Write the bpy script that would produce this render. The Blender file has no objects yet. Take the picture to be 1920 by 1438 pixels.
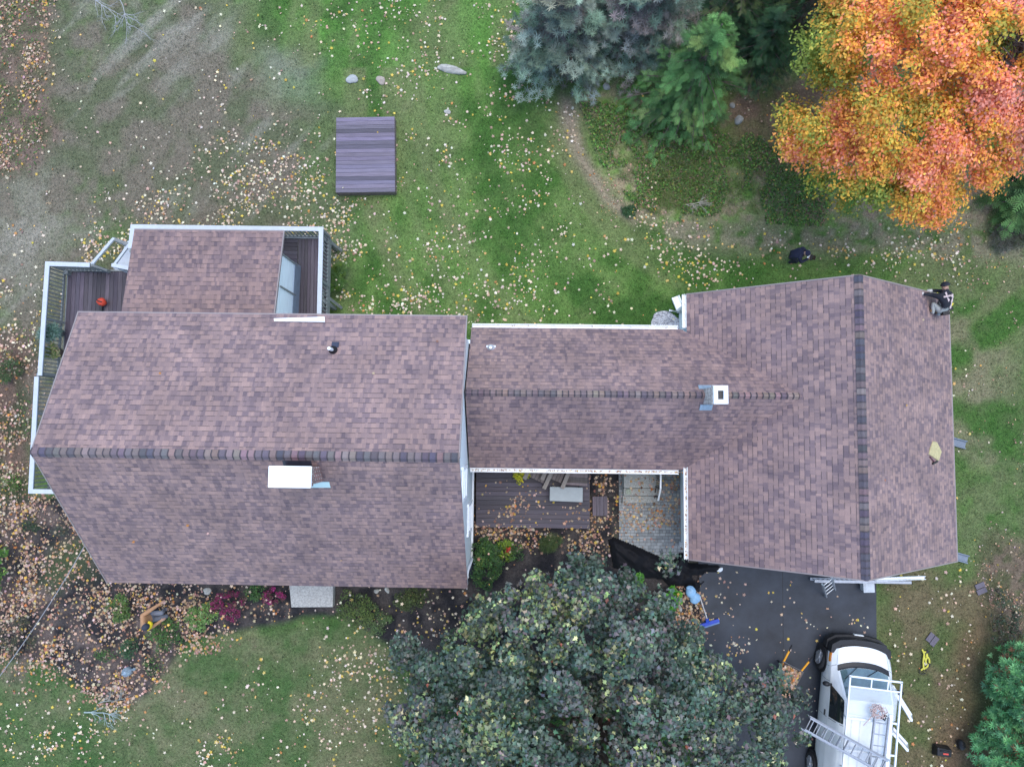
import bpy, bmesh, math, random
import numpy as np
from mathutils import Vector, Matrix, Euler
# ------------------------------------------------------------------ camera, sky, sun, exposure
S = bpy.context.scene
COL = S.collection
CAM_H = 24.5
FPX = 1331.0                      # focal length in pixels of the 1920 px wide photograph
cam = bpy.data.cameras.new('camera'); camo = bpy.data.objects.new('camera', cam); COL.objects.link(camo)
camo.location = (0, 0, CAM_H); camo.rotation_euler = Euler((math.radians(3.812), math.radians(.755), 0))
cam.sensor_width = 36; cam.lens = FPX/1920*36; cam.clip_end = 2000; S.camera = camo
SUN_EL, SUN_AZ = 78, 32            # degrees; azimuth measured clockwise from +Y
W = bpy.data.worlds.new('World'); S.world = W; W.use_nodes = True
nt = W.node_tree; bg = nt.nodes['Background']
sky = nt.nodes.new('ShaderNodeTexSky'); sky.sky_type = 'NISHITA'; sky.sun_disc = False
sky.sun_elevation = math.radians(SUN_EL); sky.sun_rotation = math.radians(SUN_AZ)
sky.air_density = 1.0; sky.dust_density = .8; sky.ozone_density = 1.0
nt.links.new(sky.outputs[0], bg.inputs[0]); bg.inputs[1].default_value = .15
sl = bpy.data.lights.new('sun', 'SUN'); sl.energy = .85; sl.angle = math.radians(50); sl.color = (1, .96, .89)
so = bpy.data.objects.new('sun', sl); COL.objects.link(so)
so.rotation_euler = Vector((-math.sin(math.radians(SUN_AZ))*math.cos(math.radians(SUN_EL)), -math.cos(math.radians(SUN_AZ))*math.cos(math.radians(SUN_EL)), -math.sin(math.radians(SUN_EL)))).to_track_quat('-Z', 'Y').to_euler()
S.view_settings.view_transform = 'Standard'; S.view_settings.look = 'None'; S.view_settings.gamma = 1
S.view_settings.exposure = 1.4

# ------------------------------------------------------------------ helpers
random.seed(7); RNG = np.random.default_rng(11)
CR = np.array(camo.rotation_euler.to_matrix())
def P(px, py, z=0.0):
    """photograph pixel (1920 wide) at height z -> world point"""
    d = CR @ np.array([(px-960)/FPX, -(py-719)/FPX, -1.0])
    t = (z-CAM_H)/d[2]
    return Vector((d[0]*t, d[1]*t, z))
def Pn(px, py, z):
    px, py, z = np.broadcast_arrays(np.asarray(px, float), np.asarray(py, float), np.asarray(z, float))
    d = np.stack([(px-960)/FPX, -(py-719)/FPX, -np.ones_like(px)], -1) @ CR.T
    t = (z-CAM_H)/d[..., 2]
    return np.stack([d[..., 0]*t, d[..., 1]*t, z], -1)
def toPx(X, Y, Z=0.0):
    q = np.stack([X, Y, np.zeros_like(X)+Z-CAM_H], -1) @ CR
    return 960-FPX*q[..., 0]/q[..., 2], 719+FPX*q[..., 1]/q[..., 2]
def sdist(poly, x, y):
    """signed distance (positive inside) to polygon"""
    x = np.asarray(x, float); y = np.asarray(y, float)
    d = np.full(x.shape, 1e9); ins = np.zeros(x.shape, bool); n = len(poly)
    for i in range(n):
        ax, ay = poly[i]; bx, by = poly[(i+1) % n]
        ex, ey = bx-ax, by-ay; L = ex*ex+ey*ey+1e-9
        t = np.clip(((x-ax)*ex+(y-ay)*ey)/L, 0, 1)
        d = np.minimum(d, (x-ax-t*ex)**2+(y-ay-t*ey)**2)
        c = ((ay > y) != (by > y)) & (x < (bx-ax)*(y-ay)/(by-ay+1e-12)+ax)
        ins ^= c
    d = np.sqrt(d)
    return np.where(ins, d, -d)
def vnoise(x, y, sc, seed, octv=3):
    out = 0; amp = 1; tot = 0
    for o in range(octv):
        r = np.random.default_rng(seed*17+o).random((128, 128))
        u = x/sc*2**o; v = y/sc*2**o
        i = np.floor(u).astype(int); j = np.floor(v).astype(int); fu = u-i; fv = v-j
        fu = fu*fu*(3-2*fu); fv = fv*fv*(3-2*fv)
        g = lambda a, b: r[a % 128, b % 128]
        out = out+amp*((g(i, j)*(1-fu)+g(i+1, j)*fu)*(1-fv)+(g(i, j+1)*(1-fu)+g(i+1, j+1)*fu)*fv)
        tot += amp; amp *= .5
    return out/tot
def sst(a, b, x):
    t = np.clip((x-a)/(b-a), 0, 1); return t*t*(3-2*t)

def tag(o, label=None, cat=None, group=None, kind=None):
    if label: o['label'] = label
    if cat: o['category'] = cat
    if group: o['group'] = group
    if kind: o['kind'] = kind
    return o
def empty(name, loc, label, cat, rz=0, group=None):
    o = bpy.data.objects.new(name, None); COL.objects.link(o); o.location = loc; o.rotation_euler = (0, 0, rz)
    o.empty_display_size = .2
    return tag(o, label, cat, group)
def inv_of(parent):
    return (Matrix.Translation(parent.location) @ parent.rotation_euler.to_matrix().to_4x4()).inverted()
def link(name, me, mat, parent=None, local=False):
    o = bpy.data.objects.new(name, me)
    if mat:
        for m in (mat if isinstance(mat, (list, tuple)) else [mat]): me.materials.append(m)
    COL.objects.link(o)
    if parent:
        o.parent = parent
        if not local:                       # mesh given in world space: bring into the root's space
            r = parent
            while r.parent: r = r.parent
            if r.type == 'EMPTY': me.transform(inv_of(r))
    return o
class MB:
    def __init__(s): s.v = []; s.f = []; s.c = []; s.uv = {}; s.sm = []
    def add(s, vs, fs, col=(1, 1, 1), smooth=False):
        b = len(s.v); s.v += [tuple(p) for p in vs]
        for f in fs: s.f.append([b+i for i in f]); s.c.append(col); s.sm.append(smooth)
    def box(s, c, d, rz=0, col=(1, 1, 1), M=None):
        x, y, z = (k/2 for k in d); R = M or Matrix.Rotation(rz, 3, 'Z'); c = Vector(c)
        vs = [c+R @ Vector((i*x, j*y, k*z)) for k in (-1, 1) for i, j in ((-1, -1), (1, -1), (1, 1), (-1, 1))]
        s.add(vs, [(3, 2, 1, 0), (4, 5, 6, 7), (0, 1, 5, 4), (1, 2, 6, 5), (2, 3, 7, 6), (3, 0, 4, 7)], col)
    def beam(s, a, b, w, h, col=(1, 1, 1), up=(0, 0, 1)):
        a = Vector(a); b = Vector(b); d = (b-a).normalized(); u = Vector(up)
        if abs(d.dot(u)) > .98: u = Vector((0, 1, 0))
        r = d.cross(u).normalized(); u = r.cross(d)
        vs = [p+r*i*w/2+u*j*h/2 for p in (a, b) for i, j in ((-1, -1), (1, -1), (1, 1), (-1, 1))]
        s.add(vs, [(0, 1, 2, 3), (7, 6, 5, 4), (0, 4, 5, 1), (1, 5, 6, 2), (2, 6, 7, 3), (3, 7, 4, 0)], col)
    def tube(s, pts, r, n=8, col=(1, 1, 1), cap=True):
        pts = [Vector(p) for p in pts]; m = len(pts); rr = r if isinstance(r, (list, tuple)) else [r]*m
        vs = []
        for i, p in enumerate(pts):
            d = (pts[min(i+1, m-1)]-pts[max(i-1, 0)]).normalized()
            u = Vector((0, 0, 1)) if abs(d.z) < .95 else Vector((1, 0, 0))
            a = d.cross(u).normalized(); b = a.cross(d)
            for k in range(n):
                t = 2*math.pi*k/n; vs.append(p+(a*math.cos(t)+b*math.sin(t))*rr[i])
        fs = [(i*n+k, i*n+(k+1) % n, (i+1)*n+(k+1) % n, (i+1)*n+k) for i in range(m-1) for k in range(n)]
        s.add(vs, fs, col, True)
        if cap: s.add(vs[:n], [tuple(range(n))], col); s.add(vs[-n:], [tuple(range(n-1, -1, -1))], col)
    def cyl(s, c, r, h, n=20, col=(1, 1, 1), axis='Z', r2=None):
        c = Vector(c); d = {'Z': Vector((0, 0, 1)), 'X': Vector((1, 0, 0)), 'Y': Vector((0, 1, 0))}[axis] if isinstance(axis, str) else Vector(axis)
        s.tube([c-d*h/2, c+d*h/2], [r, r if r2 is None else r2], n, col)
    def lathe(s, c, prof, n=20, col=(1, 1, 1)):
        c = Vector(c); m = len(prof)
        vs = [c+Vector((r*math.cos(2*math.pi*k/n), r*math.sin(2*math.pi*k/n), z)) for r, z in prof for k in range(n)]
        s.add(vs, [(i*n+k, i*n+(k+1) % n, (i+1)*n+(k+1) % n, (i+1)*n+k) for i in range(m-1) for k in range(n)], col, True)
    def prism(s, pts, z0, z1, col=(1, 1, 1)):
        n = len(pts); vs = [(p[0], p[1], z0) for p in pts]+[(p[0], p[1], z1) for p in pts]
        A = sum(pts[i][0]*pts[(i+1) % n][1]-pts[(i+1) % n][0]*pts[i][1] for i in range(n))
        top = list(range(n, 2*n)); bot = list(range(n-1, -1, -1))
        fs = [top, bot]+[(i, (i+1) % n, n+(i+1) % n, n+i) for i in range(n)]
        if A < 0: fs = [f[::-1] for f in fs]
        s.add(vs, fs, col)
    def slab(s, pts, t, col=(1, 1, 1)):
        pts = [Vector(p) for p in pts]; n = len(pts)
        nr = Vector((0, 0, 0))
        for i in range(n): nr += (pts[i]-pts[0]).cross(pts[(i+1) % n]-pts[0])
        nr.normalize()
        if nr.z < -1e-6: pts = pts[::-1]; nr = -nr
        vs = pts+[p-nr*t for p in pts]
        s.add(vs, [list(range(n)), list(range(2*n-1, n-1, -1))]+[(i, n+i, n+(i+1) % n, (i+1) % n) for i in range(n)], col)
    def blob(s, c, d, rz=0, n=14, m=9, col=(1, 1, 1), bump=0, seed=0):
        rn = random.Random(seed); c = Vector(c); ph = [rn.uniform(0, 6.28) for _ in range(6)]; R = Matrix.Rotation(rz, 3, 'Z')
        vs = []
        for i in range(m+1):
            th = math.pi*i/m
            for k in range(n):
                a = 2*math.pi*k/n
                q = 1+bump*(math.sin(2*a+ph[0]+th)+math.sin(3*a+ph[1]-2*th)*.7+math.sin(5*a+ph[2]+3*th)*.4)
                vs.append(c+R @ Vector((d[0]/2*math.sin(th)*math.cos(a)*q, d[1]/2*math.sin(th)*math.sin(a)*q, d[2]/2*math.cos(th)*q)))
        s.add(vs, [(i*n+k, (i+1)*n+k, (i+1)*n+(k+1) % n, i*n+(k+1) % n) for i in range(m) for k in range(n)], col, True)
    def build(s, name, mat, parent=None, local=False):
        me = bpy.data.meshes.new(name); me.from_pydata(s.v, [], s.f); me.update()
        me.polygons.foreach_set('use_smooth', s.sm)
        ca = me.color_attributes.new('Col', 'FLOAT_COLOR', 'CORNER')
        cs = []
        for f, c in zip(s.f, s.c): cs += list(c[:3])+[1.0] if len(f) == 0 else (list(c[:3])+[1.0])*len(f)
        ca.data.foreach_set('color', cs)
        return link(name, me, mat, parent, local)

def build_each(mb, name, mat, parent):
    par = list(range(len(mb.v)))
    def fd(i):
        while par[i] != i: par[i] = par[par[i]]; i = par[i]
        return i
    for f in mb.f:
        for i in f[1:]: par[fd(i)] = fd(f[0])
    gr = {}
    for k, f in enumerate(mb.f): gr.setdefault(fd(f[0]), []).append(k)
    out = []
    for ks in gr.values():
        m2 = MB(); mp = {}
        for k in ks:
            for i in mb.f[k]:
                if i not in mp: mp[i] = len(m2.v); m2.v.append(mb.v[i])
            m2.f.append([mp[i] for i in mb.f[k]]); m2.c.append(mb.c[k]); m2.sm.append(mb.sm[k])
        out.append(m2.build(name, mat, parent))
    return out
# ------------------------------------------------------------------ materials
MATS = {}
def nodes(name):
    m = bpy.data.materials.new(name); m.use_nodes = True; n = m.node_tree
    return m, n, n.nodes['Principled BSDF'], n.links.new
def N(n, t, **kw):
    o = n.nodes.new('ShaderNode'+t)
    for k, v in kw.items(): setattr(o, k, v)
    return o
def mth(n, op, a, b=None):
    o = N(n, 'Math', operation=op)
    for i, x in enumerate((a, b)):
        if x is None: continue
        if isinstance(x, (int, float)): o.inputs[i].default_value = x
        else: n.links.new(x, o.inputs[i])
    return o.outputs[0]
def mixc(n, fac, a, b, mode='MIX'):
    o = N(n, 'Mix', data_type='RGBA', blend_type=mode)
    for i, x in ((0, fac), (6, a), (7, b)):
        if isinstance(x, (int, float)): o.inputs[i].default_value = x
        elif isinstance(x, tuple): o.inputs[i].default_value = (*x[:3], 1)
        else: n.links.new(x, o.inputs[i])
    return o.outputs[2]
def ramp(n, fac, stops, interp='LINEAR'):
    o = N(n, 'ValToRGB'); e = o.color_ramp; e.interpolation = interp
    while len(e.elements) < len(stops): e.elements.new(.5)
    for el, (p, c) in zip(e.elements, stops):
        el.position = p; el.color = (*c[:3], 1) if isinstance(c, tuple) else (c, c, c, 1)
    n.links.new(fac, o.inputs[0]); return o.outputs[0]
def pm(name, col, rough=.65, var=.18, scale=6, bump=.15, metal=0, stretch=(1, 1, 1), attr=False, spec=.4, trans=0, coat=0, bscale=None):
    if name in MATS: return MATS[name]
    m, n, b, L = nodes(name)
    tc = N(n, 'TexCoord'); mp = N(n, 'Mapping'); mp.inputs['Scale'].default_value = stretch; L(tc.outputs['Object'], mp.inputs[0])
    no = N(n, 'TexNoise'); no.inputs['Scale'].default_value = scale; no.inputs['Detail'].default_value = 6; no.inputs['Roughness'].default_value = .65
    L(mp.outputs[0], no.inputs[0])
    v = ramp(n, no.outputs[0], [(.25, 1-var), (.75, 1+var)])
    base = (*col[:3],)
    if attr:
        at = N(n, 'Attribute', attribute_name='Col'); c = mixc(n, 1, at.outputs[0], base, 'MULTIPLY')
    else: c = base
    c = mixc(n, 1, c, v, 'MULTIPLY'); L(c, b.inputs['Base Color'])
    b.inputs['Roughness'].default_value = rough; b.inputs['Metallic'].default_value = metal
    b.inputs['Specular IOR Level'].default_value = spec; b.inputs['Coat Weight'].default_value = coat
    if trans: b.inputs['Transmission Weight'].default_value = trans
    if bump:
        bp = N(n, 'Bump'); bp.inputs['Strength'].default_value = bump; bp.inputs['Distance'].default_value = .02
        if bscale:
            n2 = N(n, 'TexNoise'); n2.inputs['Scale'].default_value = bscale; n2.inputs['Detail'].default_value = 4; L(mp.outputs[0], n2.inputs[0]); L(n2.outputs[0], bp.inputs['Height'])
        else: L(no.outputs[0], bp.inputs['Height'])
        L(bp.outputs[0], b.inputs['Normal'])
    MATS[name] = m; return m
def leafmat(name, rough=.5, transl=.25, spec=.35, hue=None):
    if name in MATS: return MATS[name]
    m, n, b, L = nodes(name)
    at = N(n, 'Attribute', attribute_name='Col')
    b.inputs['Roughness'].default_value = rough; b.inputs['Specular IOR Level'].default_value = spec
    L(at.outputs[0], b.inputs['Base Color'])
    tr = N(n, 'BsdfTranslucent'); L(at.outputs[0], tr.inputs[0])
    mx = N(n, 'MixShader'); mx.inputs[0].default_value = transl
    L(b.outputs[0], mx.inputs[1]); L(tr.outputs[0], mx.inputs[2]); L(mx.outputs[0], n.nodes['Material Output'].inputs[0])
    MATS[name] = m; return m
def shingle_mat(name='asphalt_shingle', tint=(1, 1, 1)):
    m, n, b, L = nodes(name)
    uv = N(n, 'UVMap'); sp = N(n, 'SeparateXYZ'); L(uv.outputs[0], sp.inputs[0]); u, v = sp.outputs[0], sp.outputs[1]
    vr = mth(n, 'DIVIDE', v, .143); row = mth(n, 'FLOOR', vr); fv = mth(n, 'FRACT', vr)
    wr = N(n, 'TexWhiteNoise', noise_dimensions='1D'); L(row, wr.inputs['W'])
    us = mth(n, 'ADD', u, mth(n, 'MULTIPLY', wr.outputs[0], 7.3))
    wob = N(n, 'TexNoise', noise_dimensions='2D'); cx = N(n, 'CombineXYZ'); L(us, cx.inputs[0]); L(mth(n, 'MULTIPLY', row, 3.7), cx.inputs[1]); L(cx.outputs[0], wob.inputs[0]); wob.inputs['Scale'].default_value = 3.5; wob.inputs['Detail'].default_value = 1
    us = mth(n, 'ADD', us, mth(n, 'MULTIPLY', wob.outputs[0], .2))
    def cell(w, off):
        t = mth(n, 'FLOOR', mth(n, 'DIVIDE', us, w)); c = N(n, 'CombineXYZ'); L(mth(n, 'ADD', t, off), c.inputs[0]); L(row, c.inputs[1])
        wn = N(n, 'TexWhiteNoise', noise_dimensions='2D'); L(c.outputs[0], wn.inputs[0]); return wn.outputs[0]
    a = cell(.10, 0); a2 = cell(.16, 31); a3 = cell(.10, 77)
    mixv = mth(n, 'ADD', mth(n, 'MULTIPLY', a, .55), mth(n, 'MULTIPLY', a2, .45))
    col = ramp(n, mixv, [(0, (.128, .092, .103)), (.28, (.172, .121, .126)), (.45, (.222, .153, .146)), (.62, (.252, .170, .156)), (.8, (.284, .190, .168)), (1, (.325, .215, .188))])
    big = N(n, 'TexNoise', noise_dimensions='2D'); L(uv.outputs[0], big.inputs[0]); big.inputs['Scale'].default_value = .9; big.inputs['Detail'].default_value = 3
    col = mixc(n, 1, col, ramp(n, big.outputs[0], [(.3, .88), (.7, 1.12)]), 'MULTIPLY')
    gr = N(n, 'TexNoise', noise_dimensions='2D'); L(uv.outputs[0], gr.inputs[0]); gr.inputs['Scale'].default_value = 70; gr.inputs['Detail'].default_value = 3
    col = mixc(n, 1, col, ramp(n, gr.outputs[0], [(.3, .8), (.7, 1.2)]), 'MULTIPLY')
    # shadow gap below each laminated shingle course, painted into the colour, stronger on some tabs
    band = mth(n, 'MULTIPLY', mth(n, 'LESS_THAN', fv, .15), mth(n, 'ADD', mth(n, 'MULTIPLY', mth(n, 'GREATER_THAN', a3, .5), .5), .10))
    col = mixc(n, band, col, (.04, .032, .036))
    col = mixc(n, 1, col, tint, 'MULTIPLY'); L(col, b.inputs['Base Color']); b.inputs['Roughness'].default_value = .75; b.inputs['Specular IOR Level'].default_value = .35
    h = mth(n, 'ADD', mth(n, 'MULTIPLY', mth(n, 'SUBTRACT', 1.0, fv), .8), mth(n, 'MULTIPLY', mth(n, 'GREATER_THAN', a3, .5), .5))
    h = mth(n, 'ADD', h, mth(n, 'MULTIPLY', gr.outputs[0], .35))
    bp = N(n, 'Bump'); bp.inputs['Strength'].default_value = .55; bp.inputs['Distance'].default_value = .012; L(h, bp.inputs['Height']); L(bp.outputs[0], b.inputs['Normal'])
    return m
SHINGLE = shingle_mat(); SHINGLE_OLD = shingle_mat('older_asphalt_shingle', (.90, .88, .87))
DRIP = pm('drip_edge', (.25, .21, .20), .5, .1, 5, .02)
CAPM = pm('ridge_cap_shingle', (1, 1, 1), .75, .2, 40, .3, attr=True)
WHITE = pm('white_trim', (.8, .82, .82), .45, .05, 3, .03)
GUTTER = pm('white_gutter', (.8, .8, .78), .4, .12, 5, .03)
SIDING = pm('pale_siding', (.74, .8, .8), .55, .05, 3, .1, stretch=(.3, .3, 9))
def brick_mat(name, c1, c2, mo):
    m, n, b, L = nodes(name); tc = N(n, 'TexCoord'); sp = N(n, 'SeparateXYZ'); L(tc.outputs['Object'], sp.inputs[0]); cx = N(n, 'CombineXYZ'); L(mth(n, 'ADD', sp.outputs[0], sp.outputs[1]), cx.inputs[0]); L(sp.outputs[2], cx.inputs[1])
    br = N(n, 'TexBrick'); L(cx.outputs[0], br.inputs[0])
    for k, v in (('Color1', c1), ('Color2', c2), ('Mortar', mo)): br.inputs[k].default_value = (*v, 1)
    br.inputs['Scale'].default_value = 1; br.inputs['Brick Width'].default_value = .2; br.inputs['Row Height'].default_value = .09; br.inputs['Mortar Size'].default_value = .011
    no = N(n, 'TexNoise'); no.inputs['Scale'].default_value = 9; L(tc.outputs['Object'], no.inputs[0])
    L(mixc(n, 1, br.outputs[0], ramp(n, no.outputs[0], [(.3, .65), (.7, 1.25)]), 'MULTIPLY'), b.inputs['Base Color']); b.inputs['Roughness'].default_value = .85; return m
BRICK = brick_mat('chimney_brick', (.30, .10, .075), (.17, .07, .06), (.5, .47, .44))
BRICKW = brick_mat('painted_brick', (.66, .62, .58), (.50, .44, .40), (.25, .22, .2))
FLASH = pm('blue_grey_flashing', (.30, .38, .46), .4, .25, 8, .05, metal=.5)
DARKFL = pm('dark_flashing', (.05, .055, .08), .4, .2, 8, .05, metal=.4)
BLACK = pm('black_plastic', (.012, .012, .014), .45, .2, 10, .1)
RUBBER = pm('rubber', (.018, .018, .02), .8, .2, 20, .2)
RAIL = pm('grey_white_paint', (.47, .50, .53), .6, .1, 6, .08)
RAILD = pm('weathered_rail_wood', (.20, .21, .20), .75, .25, 8, .2)
WOODX = pm('dark_stained_boards', (.050, .041, .054), .55, .45, 7, .3, stretch=(.25, 5, 1), attr=True)
WOODY = pm('dark_stained_boards_long', (.068, .054, .066), .55, .45, 7, .3, stretch=(5, .25, 1), attr=True)
WOODP = pm('grey_purple_boards', (.105, .090, .122), .5, .4, 7, .3, stretch=(.25, 5, 1), attr=True)
GREYW = pm('weathered_grey_wood', (.16, .13, .12), .75, .35, 9, .3, stretch=(1, .3, 1), attr=True)
CONC = pm('concrete', (.30, .30, .27), .85, .5, 24, .4, bscale=60)
GRANITE = pm('granite', (.37, .36, .33), .85, .5, 22, .5)
STONE = pm('field_stone', (.34, .33, .30), .85, .3, 7, .5)
ASPHALT = pm('asphalt', (.027, .032, .042), .62, .6, .9, .3, bscale=160, spec=.5)
GLASS = pm('dark_glass', (.015, .02, .022), .06, .1, 2, 0, spec=.8)
SCREEN = pm('windshield_glass', (.07, .12, .13), .05, .5, 2.5, 0, spec=1.0, coat=.6)
PANE = pm('window_pane', (.30, .42, .48), .08, .1, 1, 0, spec=.8)
ALU = pm('aluminium', (.62, .64, .66), .35, .12, 10, .05, metal=.75)
VANW = pm('white_van_paint', (.74, .76, .77), .25, .09, 1.6, .0, spec=.5, coat=.5)
LEAF = leafmat('autumn_leaf', .6, .12)
CROWN = leafmat('glossy_leaf', .42, .12, .5)
FOL = leafmat('soft_leaf', .55, .25)
NEEDLE = leafmat('needle', .6, .15, .25)
BARK = pm('bark', (.13, .10, .08), .9, .35, 8, .6, stretch=(1, 1, .3))
SKINM = pm('figure', (1, 1, 1), .75, .12, 25, .1, attr=True)

# ------------------------------------------------------------------ instanced small faces (leaves, needles)
def t_maple():
    pts = []
    for k, r in enumerate([.30, .62, .30, .56, .26, .42, .14, .42, .26, .56, .30, .62]):
        a = math.radians(90+k*30); pts.append((r*math.cos(a), r*math.sin(a), -.10*r))
    pts[0] = (0, .72, -.08); pts[1] = (-.20, .34, 0); pts[11] = (.20, .34, 0); pts[6] = (0, -.30, 0)
    v = [(0, 0, .05)]+pts
    return np.array(v), [(0, 1+i, 1+(i+1) % 12) for i in range(12)]
def t_leaf6():
    v = [(0, -.5, 0), (.30, -.1, .06), (.24, .22, .03), (0, .55, -.05), (-.26, .2, .05), (-.28, -.12, .02)]
    return np.array(v), [(0, 1, 2), (0, 2, 3), (0, 3, 4), (0, 4, 5)]
def t_oval():
    return np.array([(0, -.5, 0), (.24, 0, .07), (0, .5, 0), (-.24, 0, .07)]), [(0, 1, 2), (0, 2, 3)]
def t_litter():
    v = [(0, 0, .10), (0, .55, 0), (-.2, .25, .03), (-.5, .22, .0), (-.26, -.05, .06), (-.3, -.42, .0), (0, -.25, .03), (.28, -.42, .02), (.26, -.02, .05), (.52, .2, .0), (.2, .26, .04)]
    return np.array(v), [(0, 1+i, 1+(i+1) % 10) for i in range(10)]
def t_tuft(k=12, w=.035, seed=1, flat=.5):
    r = np.random.default_rng(seed); v = []; f = []
    for i in range(k):
        a = 2*math.pi*i/k+r.uniform(-.25, .25); e = r.uniform(.1, 1.3)*flat+.05
        d = np.array([math.cos(a)*math.cos(e), math.sin(a)*math.cos(e), math.sin(e)])*r.uniform(.7, 1)
        s = np.array([-math.sin(a), math.cos(a), 0])*w
        b = len(v); v += [s+d*.05, -s+d*.05, d*.6-s*.9, d, d*.6+s*.9]; f += [(b, b+1, b+2), (b, b+2, b+4), (b+2, b+3, b+4)]
    return np.array(v), f
def t_spray(k=6, w=.022, spread=.40):
    v = []; f = []
    def bl(a, b, ww):
        a = np.array(a, float); b = np.array(b, float); d = b-a; s = np.array([-d[1], d[0], 0]); s = s/np.linalg.norm(s)*ww
        i = len(v); v.extend([a, a+d*.45+s, b, a+d*.45-s]); f.extend([(i, i+1, i+2), (i, i+2, i+3)])
    bl((0, -.5, 0), (0, .5, -.12), w)
    for i in range(k):
        y = -.4+.75*i/(k-1); L = spread*(1-.65*i/(k-1))
        for sx in (-1, 1): bl((0, y, 0), (sx*L, y+L*.75, -.10*L-.02), w)
    return np.array(v), f
T_MAPLE, T_L6, T_OVAL, T_LIT, T_TUFT, T_SPRAY = t_maple(), t_leaf6(), t_oval(), t_litter(), t_tuft(11, .05), t_spray(5, .04, .42)
T_BLADE = t_tuft(6, .03, 3, 1.0)
def scatter(name, tmpl, pos, nrm, size, col, mat, parent=None, spin=None, local=False):
    tv, tf = tmpl; pos = np.asarray(pos, float); n = len(pos); k = len(tv)
    nrm = np.asarray(nrm, float); nrm = nrm/np.linalg.norm(nrm, axis=1, keepdims=True)
    ref = RNG.normal(size=(n, 3)) if spin is None else np.asarray(spin, float)
    t = np.cross(nrm, ref); t /= np.linalg.norm(t, axis=1, keepdims=True)+1e-9
    b = np.cross(nrm, t)          # template +y runs along b
    size = np.broadcast_to(np.asarray(size, float), (n,))[:, None, None]
    V = pos[:, None, :]+size*(tv[None, :, 0:1]*t[:, None, :]+tv[None, :, 1:2]*b[:, None, :]+tv[None, :, 2:3]*nrm[:, None, :])
    V = V.reshape(-1, 3); F = (np.array(tf)[None]+(np.arange(n)*k)[:, None, None]).reshape(-1)
    nf = n*len(tf)
    me = bpy.data.meshes.new(name); me.vertices.add(len(V)); me.vertices.foreach_set('co', V.astype(np.float32).ravel())
    me.loops.add(len(F)); me.loops.foreach_set('vertex_index', F.astype(np.int32))
    me.polygons.add(nf); me.polygons.foreach_set('loop_start', np.arange(0, nf*3, 3, dtype=np.int32))
    me.update(calc_edges=True)
    ca = me.color_attributes.new('Col', 'FLOAT_COLOR', 'POINT')
    c = np.ones((n, k, 4), np.float32); c[:, :, :3] = np.clip(np.asarray(col), 0, 1)[:, None, :]
    ca.data.foreach_set('color', c.ravel())
    return link(name, me, mat, parent, local)
def pick(cols, n, w=None, jit=.15):
    cols = np.array(cols); i = RNG.choice(len(cols), n, p=None if w is None else np.array(w)/np.sum(w))
    return cols[i]*(1+RNG.normal(0, jit, (n, 1)))*(1+RNG.normal(0, jit*.4, (n, 3)))
def inpoly(poly, n):
    a = np.array(poly); lo, hi = a.min(0), a.max(0); out = []
    tot = 0
    while tot < n:
        q = RNG.uniform(lo, hi, (n*3, 2)); q = q[sdist(poly, q[:, 0], q[:, 1]) > 0]; out.append(q); tot += len(q)
    return np.concatenate(out)[:n]

# ================================================================== GROUND
def axis(lo, hi, st, far):
    a = list(np.arange(lo, hi+st/2, st)); o = [lo-k for k in (1, 3, 8, 20, 60, 180, 500)][::-1]; e = [hi+k for k in (1, 3, 8, 20, 60, 180, 500)]
    return np.array(o+a+e)
gx = axis(-24, 24, .1, 500); gy = axis(-16, 21, .1, 500)
GX, GY = np.meshgrid(gx, gy); PX, PY = toPx(GX, GY); far = (np.abs(GX) > 25) | (GY > 22) | (GY < -17)
PXc = np.where(far, np.clip(PX, -200, 2100), PX); PYc = np.where(far, np.clip(PY, -200, 1700), PY)
n1 = vnoise(GX+300, GY+300, 3.2, 1); n2 = vnoise(GX+300, GY+300, .9, 2); n3 = vnoise(GX+300, GY+300, .28, 3); n4 = vnoise(GX*.5+GY*.5+300, (GY-GX)*2.2+300, 1.6, 4)
def C(*c): return np.array(c)[None, None, :]
def lerp(a, b, t): return a+(b-a)*t[..., None]
green = lerp(C(.050, .118, .022), C(.108, .190, .046), sst(.3, .7, n2))
q_ = P(1450, 120); rad_ = np.hypot(GX-q_.x, GY-q_.y); ang_ = np.arctan2(GY-q_.y, GX-q_.x)
mow = vnoise(rad_*1.0+300, ang_*1.2+300, .75, 45, 2)
gcol = green+0
def region(poly, soft, wob=40, seed=9):
    d = sdist(poly, PXc, PYc)+(vnoise(GX+300, GY+300, 1.3, seed)-.5)*wob*2
    return sst(-soft, soft, d)
# dry, thin grass over the left back yard
dry = lerp(C(.155, .128, .098), C(.10, .105, .062), sst(.35, .65, n2))
m = region([(-300, -200), (440, -200), (470, 60), (560, 170), (640, 250), (620, 400), (600, 560), (500, 700), (-300, 1000)], 90, 60)*sst(.10, .6, n1*.6+n3*.4+.12)
gcol = lerp(gcol, dry, m*.92)
gcol = lerp(gcol, C(.24, .21, .17), region([(-300, 250), (110, 330), (150, 420), (60, 560), (-300, 640)], 60, 50, 4)*.6*sst(.3, .7, n2))
gcol = lerp(gcol, C(.25, .24, .19), region([(180, 30), (420, 0), (440, 60), (330, 130), (210, 120)], 50, 40, 5)*.6*sst(.35, .7, n4))
gcol = lerp(gcol, C(.22, .23, .18), region([(500, 100), (590, 120), (590, 180), (510, 170)], 40, 30, 6)*.6)
gcol = lerp(gcol, C(.27, .245, .20), m*.45*sst(.52, .75, n4)*sst(.3, .6, n2))
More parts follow.
